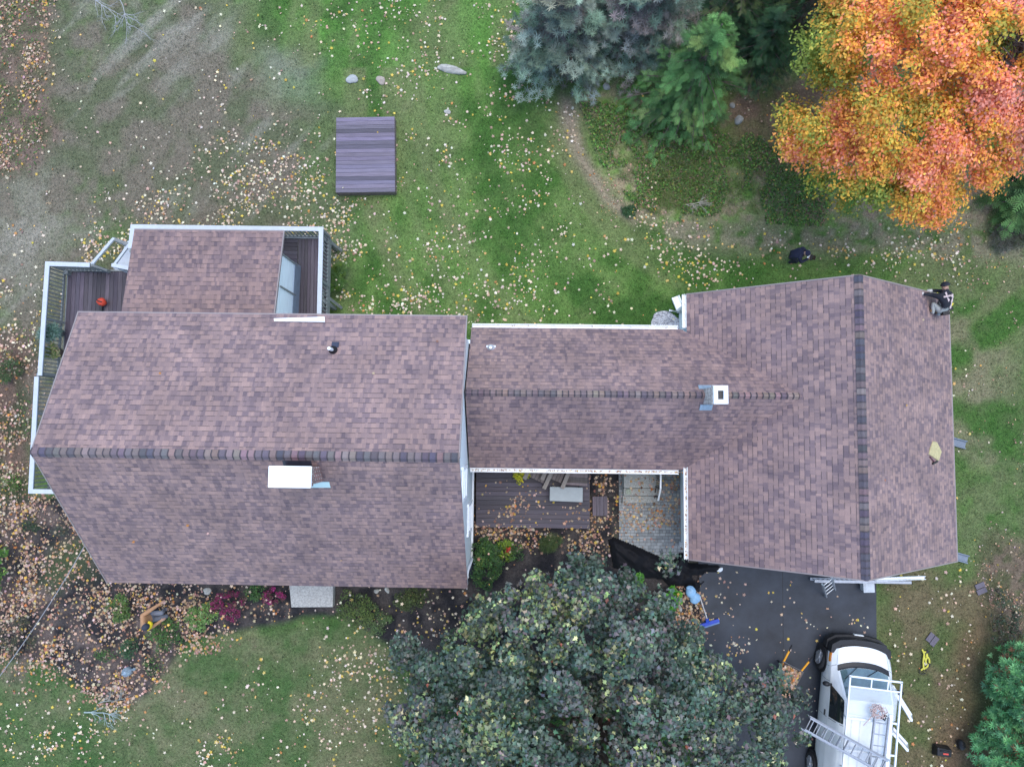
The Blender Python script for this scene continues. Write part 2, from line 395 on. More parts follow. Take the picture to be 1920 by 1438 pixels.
# vivid strip top centre, mower streaks
gcol = lerp(gcol, C(.075, .215, .030), region([(450, -200), (1000, -200), (980, 130), (800, 160), (560, 110), (460, 40)], 60, 30, 7)*.75*sst(.25, .6, n2))
gcol = lerp(gcol, C(.140, .158, .070), (sst(.42, .72, mow)*.7+sst(.5, .8, n4)*.25+sst(.45, .85, n1*.6+n3*.4)*.35)*.85*(1-m))
gcol = lerp(gcol, C(.036, .085, .020), sst(.55, .25, mow)*.45*(1-m))
# left leaf litter strip
litt = lerp(C(.17, .115, .09), C(.09, .085, .045), sst(.35, .65, n3))
gcol = lerp(gcol, litt, region([(-300, -200), (110, -200), (95, 60), (95, 250), (60, 330), (-300, 330)], 30, 30, 8)*.85)
# rough scrub and woodland floor
scrub = lerp(C(.125, .235, .05), C(.32, .25, .165), sst(.35, .7, n2*.5+n3*.5))
gcol = lerp(gcol, scrub, region([(1080, 130), (1600, 100), (2300, 100), (2300, 420), (1550, 430), (1250, 420), (1180, 390), (1120, 300)], 22, 14, 9))
gcol = lerp(gcol, C(.14, .085, .062), region([(1370, 170), (1560, 140), (1560, 300), (1420, 320), (1350, 260)], 30, 25, 10)*.75)
bare = C(.29, .225, .17)
gcol = lerp(gcol, bare, region([(1045, 170), (1075, 180), (1100, 290), (1150, 370), (1200, 400), (1190, 420), (1130, 380), (1080, 300), (1050, 230)], 14, 10, 11)*.8)
gcol = lerp(gcol, C(.25, .21, .15), region([(1190, 395), (1400, 420), (1700, 420), (2300, 430), (2300, 480), (1900, 490), (1650, 470), (1400, 480), (1260, 450)], 25, 16, 12)*.75*sst(.2, .6, n3))
# right lawn dry patches, lower right brown
gcol = lerp(gcol, C(.115, .12, .062), region([(1760, 480), (2300, 480), (2300, 1060), (1780, 1060)], 40, 40, 33)*.65*sst(.25, .7, n2*.6+n3*.4))
gcol = lerp(gcol, C(.19, .165, .105), region([(1740, 580), (1880, 600), (1890, 850), (1800, 850)], 40, 40, 13)*.7*sst(.3, .6, n2))
gcol = lerp(gcol, lerp(C(.14, .105, .062), C(.075, .095, .035), sst(.3, .7, n2)), region([(1640, 1060), (1850, 1060), (2000, 1600), (1640, 1600)], 40, 30, 14)*.85)
gcol = lerp(gcol, C(.15, .09, .058), region([(1800, 1180), (1850, 1160), (1840, 1380), (1760, 1600), (1720, 1600), (1780, 1330)], 30, 20, 15)*.6)
gcol = lerp(gcol, litt*.9, region([(1850, 1010), (2300, 960), (2300, 1180), (1880, 1200), (1840, 1120)], 25, 20, 16)*.85)
# front lawn: darker, dry patches
gcol = lerp(gcol, lerp(C(.052, .102, .032), C(.15, .140, .082), sst(.3, .75, n1*.35+n2*.4+n3*.25)), region([(-300, 1220), (300, 1200), (700, 1150), (800, 1300), (760, 1700), (-300, 1700)], 30, 10, 17)*.85)
# planting beds
soil = lerp(C(.022, .021, .023), C(.060, .052, .048), sst(.35, .7, n3))
BED = [(-300, 960), (50, 930), (110, 930), (200, 1000), (880, 1000), (880, 860), (1165, 860), (1160, 1020), (1330, 1060), (1318, 1230), (1200, 1300), (760, 1225), (715, 1200), (680, 1180), (640, 1157), (570, 1157), (500, 1178), (440, 1182), (350, 1200), (320, 1240), (280, 1300), (220, 1325), (140, 1280), (90, 1240), (-300, 1230)]
bedm = np.maximum(region(BED, 8, 7, 18), region([(1150, 860), (1320, 860), (1320, 1060), (1150, 1060)], 6, 2, 18))
gcol = lerp(gcol, soil, bedm)
gcol = lerp(gcol, lerp(C(.075, .058, .05), C(.16, .12, .10), sst(.3, .7, n3)), region([(-300, 940), (100, 930), (200, 1090), (330, 1090), (330, 1200), (250, 1310), (130, 1270), (-300, 1250)], 20, 40, 19)*.65*sst(.42, .6, n2))
gcol = lerp(gcol, C(.062, .082, .036), region([(90, 1020), (160, 1010), (170, 1080), (110, 1110), (60, 1100)], 20, 20, 20)*.8)
gcol = lerp(gcol, C(.10, .07, .058), region([(-60, 1095), (60, 1095), (80, 1140), (-60, 1140)], 8, 8, 21)*.7)
gcol = lerp(gcol, lerp(C(.12, .08, .062), C(.05, .055, .03), sst(.4, .6, n2)), region([(-300, 640), (60, 640), (60, 940), (-300, 950)], 30, 40, 22)*.9)
nv = GX.size; me = bpy.data.meshes.new('ground')
gz = (vnoise(GX+300, GY+300, .45, 31)-.5)*.03
nyv, nxv = GX.shape
idx = np.arange(nv).reshape(nyv, nxv)
quads = np.stack([idx[:-1, :-1], idx[:-1, 1:], idx[1:, 1:], idx[1:, :-1]], -1).reshape(-1, 4)
me.vertices.add(nv); me.vertices.foreach_set('co', np.stack([GX, GY, gz-.015], -1).astype(np.float32).ravel())
me.loops.add(quads.size); me.loops.foreach_set('vertex_index', quads.astype(np.int32).ravel())
me.polygons.add(len(quads)); me.polygons.foreach_set('loop_start', np.arange(0, quads.size, 4, dtype=np.int32)); me.update(calc_edges=True)
ca = me.color_attributes.new('Col', 'FLOAT_COLOR', 'POINT')
cc = np.ones((nv, 4), np.float32); cc[:, :3] = np.clip(gcol.reshape(-1, 3), 0, 1); ca.data.foreach_set('color', cc.ravel())
def ground_mat():
    m, n, b, L = nodes('lawn')
    at = N(n, 'Attribute', attribute_name='Col'); tc = N(n, 'TexCoord')
    c = at.outputs[0]
    for sc, lo, hi, det in ((4, .84, 1.18, 5), (15, .64, 1.4, 6), (48, .48, 1.65, 5)):
        no = N(n, 'TexNoise'); no.inputs['Scale'].default_value = sc; no.inputs['Detail'].default_value = det; no.inputs['Roughness'].default_value = .7; L(tc.outputs['Object'], no.inputs[0])
        c = mixc(n, 1, c, ramp(n, no.outputs[0], [(.3, lo), (.7, hi)]), 'MULTIPLY')
    hu = N(n, 'TexNoise'); hu.inputs['Scale'].default_value = 22; hu.inputs['Detail'].default_value = 5; L(tc.outputs['Object'], hu.inputs[0])
    c = mixc(n, mth(n, 'MULTIPLY', ramp(n, hu.outputs[0], [(.5, 0.0), (.75, 1.0)]), .3), c, mixc(n, 1, c, (1.7, 1.35, 1.3), 'MULTIPLY'))
    L(c, b.inputs['Base Color']); b.inputs['Roughness'].default_value = .9; b.inputs['Specular IOR Level'].default_value = .15
    bp = N(n, 'Bump'); bp.inputs['Strength'].default_value = .8; bp.inputs['Distance'].default_value = .04; L(no.outputs[0], bp.inputs['Height']); L(bp.outputs[0], b.inputs['Normal'])
    return m
tag(link('ground', me, ground_mat()), kind='structure')
def sheet(name, poly, z, mat, wob=0):
    pts = [P(x, y, 0) for x, y in poly]; mb = MB(); mb.prism([(p.x, p.y) for p in pts], -.06, z); return tag(mb.build(name, mat), kind='structure')
sheet('driveway_seam', [(1466, 1050), (1467.5, 1050), (1468, 1120), (1470, 1300), (1468.5, 1300), (1466.5, 1120)], .024, pm('seam_tar', (.018, .020, .025), .6, .5))
sheet('driveway', [(1309, 1046), (1642, 1046), (1643, 1190), (1650, 1438), (1660, 1700), (1330, 1700), (1316, 1200)], .022, ASPHALT)
def paver_mat():
    m, n, b, L = nodes('concrete_pavers'); tc = N(n, 'TexCoord')
    br = N(n, 'TexBrick'); L(tc.outputs['Object'], br.inputs[0]); br.offset = .5; br.offset_frequency = 2; br.squash = .6; br.squash_frequency = 3
    for k, v in (('Color1', (.20, .215, .215, 1)), ('Color2', (.31, .32, .31, 1)), ('Mortar', (.11, .11, .105, 1))): br.inputs[k].default_value = v
    br.inputs['Scale'].default_value = 1; br.inputs['Brick Width'].default_value = .20; br.inputs['Row Height'].default_value = .105; br.inputs['Mortar Size'].default_value = .007
    no = N(n, 'TexNoise'); no.inputs['Scale'].default_value = 5; no.inputs['Detail'].default_value = 6; L(tc.outputs['Object'], no.inputs[0])
    L(mixc(n, 1, br.outputs[0], ramp(n, no.outputs[0], [(.3, .7), (.7, 1.2)]), 'MULTIPLY'), b.inputs['Base Color']); b.inputs['Roughness'].default_value = .8
    bp = N(n, 'Bump'); bp.inputs['Strength'].default_value = .5; bp.inputs['Distance'].default_value = .01; L(br.outputs[1], bp.inputs['Height']); bp.invert = True; L(bp.outputs[0], b.inputs['Normal'])
    return m
sheet('paver_walkway', [(1160, 870), (1161, 990), (1160, 1025), (1205, 1052), (1292, 1066), (1290, 1036), (1290, 870)], .02, paver_mat())
def gravel_mat():
    m, n, b, L = nodes('pale_gravel'); tc = N(n, 'TexCoord'); vo = N(n, 'TexVoronoi'); vo.inputs['Scale'].default_value = 26; L(tc.outputs['Object'], vo.inputs[0])
    sp = N(n, 'SeparateColor'); L(vo.outputs['Color'], sp.inputs[0])
    L(ramp(n, sp.outputs[0], [(0, (.22, .22, .24)), (.5, (.44, .43, .45)), (1, (.68, .67, .68))]), b.inputs['Base Color']); b.inputs['Roughness'].default_value = .9
    bp = N(n, 'Bump'); bp.inputs['Strength'].default_value = 1; bp.inputs['Distance'].default_value = .03; bp.invert = True; L(vo.outputs['Distance'], bp.inputs['Height']); L(bp.outputs[0], b.inputs['Normal'])
    return m
gp = [(1221, 625)]+[(1245+24*math.cos(a)+2*math.sin(5*a), 603-20*math.sin(a)) for a in np.linspace(math.pi, .3, 12)]+[(1290, 590), (1292, 640), (1221, 640)]
sheet('gravel_patch', gp, .02, gravel_mat())

# ================================================================== HOUSE
house = empty('house', (-7, -.6, 0), 'white sided house and garage under brown and purple asphalt shingle roofs', 'house')
def frame(cx, cy, yaw):
    c, s = math.cos(yaw), math.sin(yaw)
    return lambda u, v, z: Vector((cx+u*c-v*s, cy+u*s+v*c, z))
def roof_mesh(planes, name, mat, parent, label=None, t=.07):
    """planes: list of (polygon points, eave direction)"""
    vs = []; fs = []; uvs = []
    for pts, ed in planes:
        pts = [Vector(p) for p in pts]; nr = Vector((0, 0, 0)); n = len(pts)
        for i in range(n): nr += (pts[i]-pts[0]).cross(pts[(i+1) % n]-pts[0])
        nr.normalize()
        if nr.z < 0: pts = pts[::-1]; nr = -nr
        ed = Vector(ed).normalized(); up = nr.cross(ed); up = up if up.z > 0 else -up
        b = len(vs); vs += pts+[p-nr*t for p in pts]
        def uvof(p): return (p.dot(ed)+50, p.dot(up)+50)
        def addf(f): fs.append(f); uvs.extend(uvof(vs[i]) for i in f)
        addf([b+i for i in range(n)]); addf([b+2*n-1-i for i in range(n)])
        for i in range(n): addf([b+i, b+n+i, b+n+(i+1) % n, b+(i+1) % n])
    me = bpy.data.meshes.new(name); me.from_pydata(vs, [], fs); me.update()
    ul = me.uv_layers.new(name='UVMap'); ul.data.foreach_set('uv', [k for q in uvs for k in q])
    o = link(name, me, mat, parent)
    if label: o['label'] = label
    return o
CAPC = [(.19, .14, .135), (.24, .175, .165), (.135, .11, .125), (.10, .085, .105), (.16, .125, .13), (.08, .072, .092), (.17, .13, .135)]
CAPB = [(.21, .15, .13), (.25, .175, .15), (.17, .125, .12), (.13, .10, .11), (.22, .16, .14), (.15, .115, .115), (.19, .14, .13)]
def ridge_caps(a, b, n1, n2, parent, seed, dark=0., half=.15, step=.185, CAPC=CAPC):
    """a->b ridge line; n1,n2 down-slope unit vectors either side"""
    a = Vector(a); b = Vector(b); d = (b-a); L = d.length; d.normalize(); mb = MB(); rn = random.Random(seed); k = int(L/step)
    n1 = Vector(n1).normalized(); n2 = Vector(n2).normalized(); nu = -(n1+n2).normalized(); prev = 0
    for i in range(k+1):
        p = a+d*min(i*step, L-.01); q = a+d*min(i*step+step*1.25, L)
        if rn.random() < .35: prev = rn.randrange(len(CAPC))
        c = CAPC[prev] if rn.random() < .5 else rn.choice(CAPC)
        c = tuple(x*rn.uniform(.9, 1.1)*(1-dark*.35) for x in c)
        ring = []
        for pt, lift in ((p, .038), (q, .014)):
            for sgn, s_ in ((n1, 1.), (n1, .62), (n1, .25), (None, 0), (n2, .25), (n2, .62), (n2, 1.)):
                base = pt+(sgn*half*s_ if sgn else Vector((0, 0, 0)))
                ring.append(base+nu*(lift+(.012 if s_ < .3 else 0)-(.018 if s_ == 0 else 0)))
        low = [r-nu*.012 for r in ring[:7]]
        vs = ring+low
        fs = [(j, j+1, 8+j, 7+j) for j in range(6)]+[(14+j, 15+j, j+1, j) for j in range(6)]
        mb.add(vs, fs[:6], c); mb.add(vs, fs[6:], tuple(x*.3 for x in c))
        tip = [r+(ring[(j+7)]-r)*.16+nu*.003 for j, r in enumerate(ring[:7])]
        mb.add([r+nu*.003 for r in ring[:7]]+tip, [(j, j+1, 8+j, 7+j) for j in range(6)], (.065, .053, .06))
    return mb.build('ridge_cap', CAPM, parent)
def walls(mb, pts, z0, tops):
    n = len(pts)
    vs = [(p.x, p.y, z0) for p in pts]+[(p.x, p.y, z) for p, z in zip(pts, tops)]
    mb.add(vs, [(i, (i+1) % n, n+(i+1) % n, n+i) for i in range(n)])
# --- main block: steep front slope, shallower rear slope
M = frame(-7.052, -.62, -.013); ML, MS, MN, MZR, MZS, MZN = 5.479, 4.05, 3.894, 6.459, 2.75, 4.839
ex = (math.cos(-.013), math.sin(-.013), 0)
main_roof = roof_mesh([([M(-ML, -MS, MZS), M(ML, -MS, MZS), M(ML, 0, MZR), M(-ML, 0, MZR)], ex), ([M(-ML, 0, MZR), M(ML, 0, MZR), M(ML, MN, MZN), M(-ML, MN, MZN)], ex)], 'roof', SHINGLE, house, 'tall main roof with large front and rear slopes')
def dn(f, sv, z1, z0, span): return (f(0, sv*span, z0)-f(0, 0, z1)).normalized()
ridge_caps(M(-ML, 0, MZR), M(ML, 0, MZR), dn(M, -1, MZR, MZS, MS), dn(M, 1, MZR, MZN, MN), main_roof, 3, .15)
sS = (MZR-MZS)/MS; sN = (MZR-MZN)/MN
w = MB(); xw, ys, yn = ML-.07, -MS+.4, MN-.5
ring = [M(-xw, ys, 0), M(xw, ys, 0), M(xw, 0, 0), M(xw, yn, 0), M(-xw, yn, 0), M(-xw, 0, 0)]
walls(w, ring, -.1, [MZR+ys*sS-.1, MZR+ys*sS-.1, MZR-.1, MZR-yn*sN-.1, MZR-yn*sN-.1, MZR-.1])
w.build('wall', SIDING, house)
tr = MB()                                   # rake boards, corner boards and water table
for sx in (-1, 1):
    for va, za, vb, zb in ((-MS+.03, MZS, 0, MZR), (0, MZR, MN-.03, MZN)):
        tr.beam(M(sx*(ML-.028), va, za-.18), M(sx*(ML-.028), vb, zb-.18), .04, .2)
    for v in (ys, yn):
        tr.box(M(sx*(xw-.02), v, 1.5), (.12, .12, 3.1), -.013)
tr.box(M(xw+.02, (ys+yn)/2, .25), (.06, yn-ys, .28), -.013)
tr.box(M(0, -MS+.04, MZS-.14), (2*ML-.1, .04, .16), -.013); tr.box(M(0, MN-.04, MZN-.14), (2*ML-.1, .04, .16), -.013)
build_each(tr, 'trim', WHITE, house)
def window(f, u, v0, v1, z0, z1, side, name='window'):
    p = MB(); a = f(u, v0, z0); b = f(u, v1, z1); c = (a+b)/2
    p.box(c+Vector((side*.012, 0, 0)), (.02, abs(v1-v0), z1-z0), -.013); o = p.build(name, PANE, house)
    fr = MB()
    for vv in (v0, v1): fr.box(f(u+side*.03, vv, (z0+z1)/2), (.06, .09, z1-z0+.18), -.013)
    for zz in (z0, z1, (z0+z1)/2): fr.box(f(u+side*.033, (v0+v1)/2, zz), (.05, abs(v1-v0)-.09, .07), -.013)
    fr.build('frame', WHITE, o); return o
window(M, xw, -1.25, -.35, 3.5, 4.8, 1); window(M, xw, -2.5, -1.6, 1.1, 2.5, 1)
def ywindow(f, u0, u1, v, z0, z1, sv):
    p = MB(); p.box(f((u0+u1)/2, v+sv*.012, (z0+z1)/2), (u1-u0, .02, z1-z0), -.013); o = p.build('window', PANE, house)
    fr = MB()
    for uu in (u0, u1): fr.box(f(uu, v+sv*.03, (z0+z1)/2), (.09, .06, z1-z0+.16), -.013)
    for zz in (z0, z1, (z0+z1)/2): fr.box(f((u0+u1)/2, v+sv*.033, zz), (u1-u0-.09, .05, .07), -.013)
    fr.build('frame', WHITE, o)
for u0 in (-4.2, -2.0, 2.4): ywindow(M, u0, u0+.9, ys, .9, 2.2, -1)
d = MB(); d.box(M(.6, ys-.02, 1.2), (.95, .05, 2.05), -.013); o = d.build('door', pm('red_brown_door', (.16, .03, .03), .4), house)
d = MB(); d.blob(M(.95, ys-.07, 1.15), (.06, .06, .06)); d.build('handle', ALU, o)
# --- wing between the two blocks
Wf = frame(3.892, 1.015, -.011); ex2 = (math.cos(-.011), math.sin(-.011), 0)
WS, WN, WZE, WZR = 2.211, 2.146, 2.5, 4.56; WXL = -5.47
GXc, GYc, GYaw = 9.104, .138, -.008; G = frame(GXc, GYc, GYaw); GS, GE, GZR, GZW, GZE, GL = 4.003, 4.187, 5.439, 2.601, 2.418, 4.062
pW = (GZR-GZW)/GS
def gar_u(z): return -(GZR-z)/pW          # garage local u on the west slope at height z
vN = G(gar_u(WZE), 0, 0).x; ridgeX = G(gar_u(WZR), .85, 0).x
def at_x(v, z, X): return Wf((X-3.892)/math.cos(-.011), v, z)
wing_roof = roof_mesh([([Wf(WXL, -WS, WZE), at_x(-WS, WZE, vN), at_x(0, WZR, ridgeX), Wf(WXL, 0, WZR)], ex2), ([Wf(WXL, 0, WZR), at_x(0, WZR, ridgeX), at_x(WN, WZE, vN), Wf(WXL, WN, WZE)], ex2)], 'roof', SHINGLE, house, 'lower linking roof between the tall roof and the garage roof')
ridge_caps(Wf(WXL, 0, WZR), at_x(0, WZR, ridgeX-.05), dn(Wf, -1, WZR, WZE, WS), dn(Wf, 1, WZR, WZE, WN), wing_roof, 8, 0., .13, .17, CAPB)
w = MB(); e = Wf; vx = 1.4
for v, sg in ((-WS+.32, -1), (WN-.32, 1)):
    w.box(Wf(-1.9, v, 1.28), (7.0, .1, 2.75), -.011)
build_each(w, 'wall', SIDING, house)
# --- garage
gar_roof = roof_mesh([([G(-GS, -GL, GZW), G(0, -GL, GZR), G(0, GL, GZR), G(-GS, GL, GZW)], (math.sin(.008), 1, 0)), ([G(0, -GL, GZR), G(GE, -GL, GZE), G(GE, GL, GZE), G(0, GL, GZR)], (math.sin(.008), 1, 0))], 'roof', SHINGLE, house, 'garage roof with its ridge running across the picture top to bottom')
def dnx(su, z0, span): return (G(su*span, 0, z0)-G(0, 0, GZR)).normalized()
ridge_caps(G(0, GL, GZR), G(0, -GL, GZR), dnx(-1, GZW, GS), dnx(1, GZE, GE), gar_roof, 21, .5, .15, .19)
w = MB(); gx0, gx1, gy0, gy1 = -GS+.34, GE-.34, -GL+.07, GL-.07; pE = (GZR-GZE)/GE
ring = [G(gx0, gy0, 0), G(0, gy0, 0), G(gx1, gy0, 0), G(gx1, gy1, 0), G(0, gy1, 0), G(gx0, gy1, 0)]
walls(w, ring, -.1, [GZR+gx0*pW-.1, GZR-.1, GZR-gx1*pE-.1, GZR-gx1*pE-.1, GZR-.1, GZR+gx0*pW-.1]); w.build('wall', SIDING, house)
tr = MB()
for sv in (-1, 1):
    tr.beam(G(-GS+.03, sv*(GL-.03), GZW-.17), G(0, sv*(GL-.03), GZR-.17), .04, .18); tr.beam(G(0, sv*(GL-.03), GZR-.17), G(GE-.03, sv*(GL-.03), GZE-.17), .04, .18)
    tr.box(G(gx0, sv*(GL-.09), 1.2), (.13, .13, 2.5), GYaw); tr.box(G(gx1, sv*(GL-.09), 1.1), (.13, .13, 2.4), GYaw)
build_each(tr, 'trim', WHITE, house)
for u in (-1.75, 1.75):
    d = MB(); d.box(G(u, gy0-.02, 1.1), (2.7, .06, 2.2), GYaw)
    for k in range(4): d.box(G(u, gy0-.055, .28+.55*k), (2.6, .015, .47), GYaw)
    d.build('garage_door', WHITE, house)
d = MB(); d.box(G(gx0-.015, 3.35, 1.45), (.03, .75, 1.1), GYaw); o = d.build('window', PANE, house)
d = MB()
for vv in (2.95, 3.75): d.box(G(gx0-.04, vv, 1.45), (.07, .1, 1.3), GYaw)
for zz in (.87, 2.03): d.box(G(gx0-.043, 3.35, zz), (.06, .7, .09), GYaw)
d.build('frame', WHITE, o)
d = MB(); d.box(G(gx0-.03, -.86, 1.15), (.05, .95, 2.1), GYaw); o = d.build('door', WHITE, house)
d = MB(); d.box(G(gx0-.06, -.86, 1.5), (.02, .6, .9), GYaw); d.build('pane', PANE, o); d = MB(); d.blob(G(gx0-.1, -.5, 1.1), (.06, .06, .06)); d.build('handle', ALU, o)
# --- gutters
def gutter(a, b, out):
    mb = MB(); a = Vector(a); b = Vector(b); out = Vector(out).normalized(); wd = .115
    mb.beam(a+out*.012-Vector((0, 0, .055)), b+out*.012-Vector((0, 0, .055)), .018, .11)
    mb.beam(a+out*wd-Vector((0, 0, .05)), b+out*wd-Vector((0, 0, .05)), .022, .1)
    mb.beam(a+out*wd*.55-Vector((0, 0, .10)), b+out*wd*.55-Vector((0, 0, .10)), .085, .014)
    n = int((b-a).length/.6)
    for i in range(n+1):
        p = a+(b-a)*(i+.5)/(n+1)-Vector((0, 0, .012)); mb.beam(p+out*.02, p+out*(wd-.01), .02, .006)
    for p in (a, b): mb.box(p+out*.06-Vector((0, 0, .05)), (.02, .02, .1))
    return mb.build('gutter', GUTTER, house)
gutter(Wf(WXL+.02, WN, WZE-.01), at_x(WN, WZE-.01, vN-.1), (0, 1, 0)); gutter(Wf(WXL+.02, -WS, WZE-.01), at_x(-WS, WZE-.01, vN-.1), (0, -1, 0))
gutter(G(-GS, 3.02, GZW-.02), G(-GS, GL, GZW-.02), (-1, 0, 0)); gutter(G(-GS, -1.28, GZW-.02), G(-GS, -GL, GZW-.02), (-1, 0, 0))
# downspouts
d = MB(); d.tube([G(-GS-.03, 3.9, 2.45), G(gx0-.06, 3.9, 2.2), G(gx0-.06, 3.9, .3), G(gx0-.35, 3.98, .12)], .045, 8); d.build('downspout', WHITE, house)
d = MB(); d.tube([M(ML-.02, ys-.1, 2.6), M(xw+.05, ys+.1, 2.3), M(xw+.05, ys+.1, .35), M(xw+.12, ys-.15, .12)], .045, 8); d.build('downspout', WHITE, house)
# --- porch roof over the raised deck
DZ = 1.2
pr = [P(252, 430, 3.05), P(532.5, 433, 3.05), P(511.5, 612, 3.45), P(223, 612, 3.45)]
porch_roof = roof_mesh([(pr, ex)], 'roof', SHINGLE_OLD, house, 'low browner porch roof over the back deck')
def drip(par, pts):
    mb = MB()
    for a, b in zip(pts[:-1], pts[1:]): mb.beam(Vector(a)-Vector((0, 0, .03)), Vector(b)-Vector((0, 0, .03)), .035, .075)
    return build_each(mb, 'drip_edge', DRIP, par)
drip(main_roof, [M(-ML, MN, MZN), M(ML, MN, MZN)]); drip(main_roof, [M(-ML, -MS, MZS), M(-ML, 0, MZR), M(-ML, MN, MZN)]); drip(main_roof, [M(ML, 0, MZR), M(ML, MN, MZN)])
drip(gar_roof, [G(GE, -GL, GZE), G(GE, GL, GZE)]); drip(gar_roof, [G(-GS, GL, GZW), G(0, GL, GZR), G(GE, GL, GZE)]); drip(gar_roof, [G(-GS, -GL, GZW), G(0, -GL, GZR), G(GE, -GL, GZE)]); drip(porch_roof, [pr[0], pr[1], pr[2]])
# porch walls: glazed pale panels
pe = MB(); a = (pr[1]+pr[2])/2
c0 = P(561, 500, DZ); c1 = P(555, 612, DZ)
wt = 4.0
def wallq(mb, a, b, zb, zt, th=.06):
    a = Vector(a); b = Vector(b); dd = (b-a).normalized(); c = (a+b)/2
    mb.box((c.x, c.y, (zb+zt)/2), ((b-a).length, th, zt-zb), math.atan2(dd.y, dd.x))
wallq(pe, c0, c1, DZ, 3.08); cW = Vector((pr[0].x+.35, c0.y, DZ)); wallq(pe, cW, c0, DZ, 3.0); wallq(pe, cW, Vector((cW.x, c1.y, DZ)), DZ, 3.0)
pe.build('wall', pm('pale_blue_panel', (.84, .93, .94), .35, .1, 4, .05, stretch=(.5, .5, 3)), house)
d = MB(); mid = (c0+c1)/2; dd = (c1-c0).normalized(); rz = math.atan2(dd.y, dd.x)
d.box((mid.x+.035, mid.y, DZ+.3), ((c1-c0).length, .05, .6), rz); d.build('base_panel', pm('blue_grey_panel', (.22, .27, .33), .5), house)
d = MB()
for t in (0.02, .52, .98):
    q = c0.lerp(c1, t); d.box((q.x+.04, q.y, 2.3), (.05, .05, 1.5))
build_each(d, 'mullion', RAILD, house)
# --- chimneys
def chimney(cx, cy, sx, sy, z0, z1, mat, yaw):
    mb = MB(); mb.box((cx, cy, (z0+z1)/2), (sx, sy, z1-z0), yaw); mb.box((cx, cy, z1-.1), (sx+.07, sy+.07, .12), yaw)
    return mb.build('chimney', mat, house)
p0, p1, p2 = P(503, 894, 7.15), P(584, 894, 7.15), P(543, 874, 7.15); cc_ = P(543.5, 894, 7.15); sx = (p1-p0).length; sy = 41*(CAM_H-7.15)/FPX
ch = chimney(cc_.x+.02, cc_.y+.01, sx-.16, sy-.12, 5.2, 7.05, BRICK, -.013)
ch['label'] = 'wide red brick chimney under a white metal cover'
mb = MB(); mb.box((cc_.x, cc_.y, 7.15), (sx, sy, .05), -.013); mb.box((cc_.x, cc_.y, 7.09), (sx-.03, sy-.03, .10), -.013)
o = mb.build('chimney_cap', pm('white_metal_cap', (.86, .87, .86), .35, .03, 3, .02), ch); bv = o.modifiers.new('b', 'BEVEL'); bv.width = .03; bv.segments = 3
mb = MB(); zf = lambda y: MZR-abs(y-(-.62))*sS
ux = sx/2-.06
yb = cc_.y-sy/2+.03; yt = cc_.y+sy/2-.03
mb.slab([(cc_.x-ux, yt+.12, zf(yt+.12)+.02), (cc_.x+ux+.12, yt+.12, zf(yt+.12)+.02), (cc_.x+ux+.12, yt-.02, zf(yt-.02)+.02), (cc_.x-ux, yt-.02, zf(yt-.02)+.02)], .01)
mb.slab([(cc_.x+ux-.02, yt, zf(yt)+.022), (cc_.x+ux+.11, yt, zf(yt)+.022), (cc_.x+ux+.11, yb, zf(yb)+.022), (cc_.x+ux-.02, yb, zf(yb)+.022)], .01)
build_each(mb, 'flashing', DARKFL, ch)
mb = MB(); mb.slab([(cc_.x-ux, yb+.02, zf(yb)+.06), (cc_.x+ux+.14, yb+.02, zf(yb)+.06), (cc_.x+ux+.14, yb-.14, zf(yb-.14)+.03), (cc_.x-ux, yb-.14, zf(yb-.14)+.03)], .01); mb.build('flashing', pm('pale_flashing', (.5, .66, .7), .35, .1, 5, .03, metal=.3), ch)
cz = 5.55; q = P(1351.5, 740, cz); ssx = 27*(CAM_H-cz)/FPX; ssy = 34.5*(CAM_H-cz)/FPX
ch = chimney(q.x, q.y, ssx-.06, ssy-.06, 3.6, cz-.07, BRICKW, -.011); ch['label'] = 'small whitewashed chimney with an open square flue'
mb = MB(); ft = .13; hx, hy = ssx/2, ssy/2; fx0, fx1, fy0, fy1 = -.08, .075, -.125, .11
for bx in ((-hx, fx0, -hy, hy), (fx1, hx, -hy, hy), (fx0, fx1, -hy, fy0), (fx0, fx1, fy1, hy)):
    mb.box((q.x+(bx[0]+bx[1])/2, q.y+(bx[2]+bx[3])/2, cz-.03), (bx[1]-bx[0]-.0005, bx[3]-bx[2]-.0005, .1))
mb.build('chimney_cap', pm('white_mortar_cap', (.8, .81, .79), .7, .06, 9, .1), ch)
mb = MB(); mb.box((q.x, q.y, cz-.062), (fx1-fx0, fy1-fy0, .01)); mb.build('flue', BLACK, ch)
wsl = (WZR-WZE)/WS; zw = lambda y: WZR-abs(y-1.0)*wsl
mb = MB()
for ya, yb2, xa, xb in ((q.y-ssy/2+.02, q.y-ssy/2-.13, -ssx/2-.05, ssx/2-.08), (q.y+ssy/2-.02, q.y+ssy/2+.09, -ssx/2-.1, ssx/2-.05)):
    mb.slab([(q.x+xa, ya, zw(ya)+.03), (q.x+xb, ya, zw(ya)+.03), (q.x+xb, yb2, zw(yb2)+.03), (q.x+xa, yb2, zw(yb2)+.03)], .012)
build_each(mb, 'flashing', FLASH, ch)
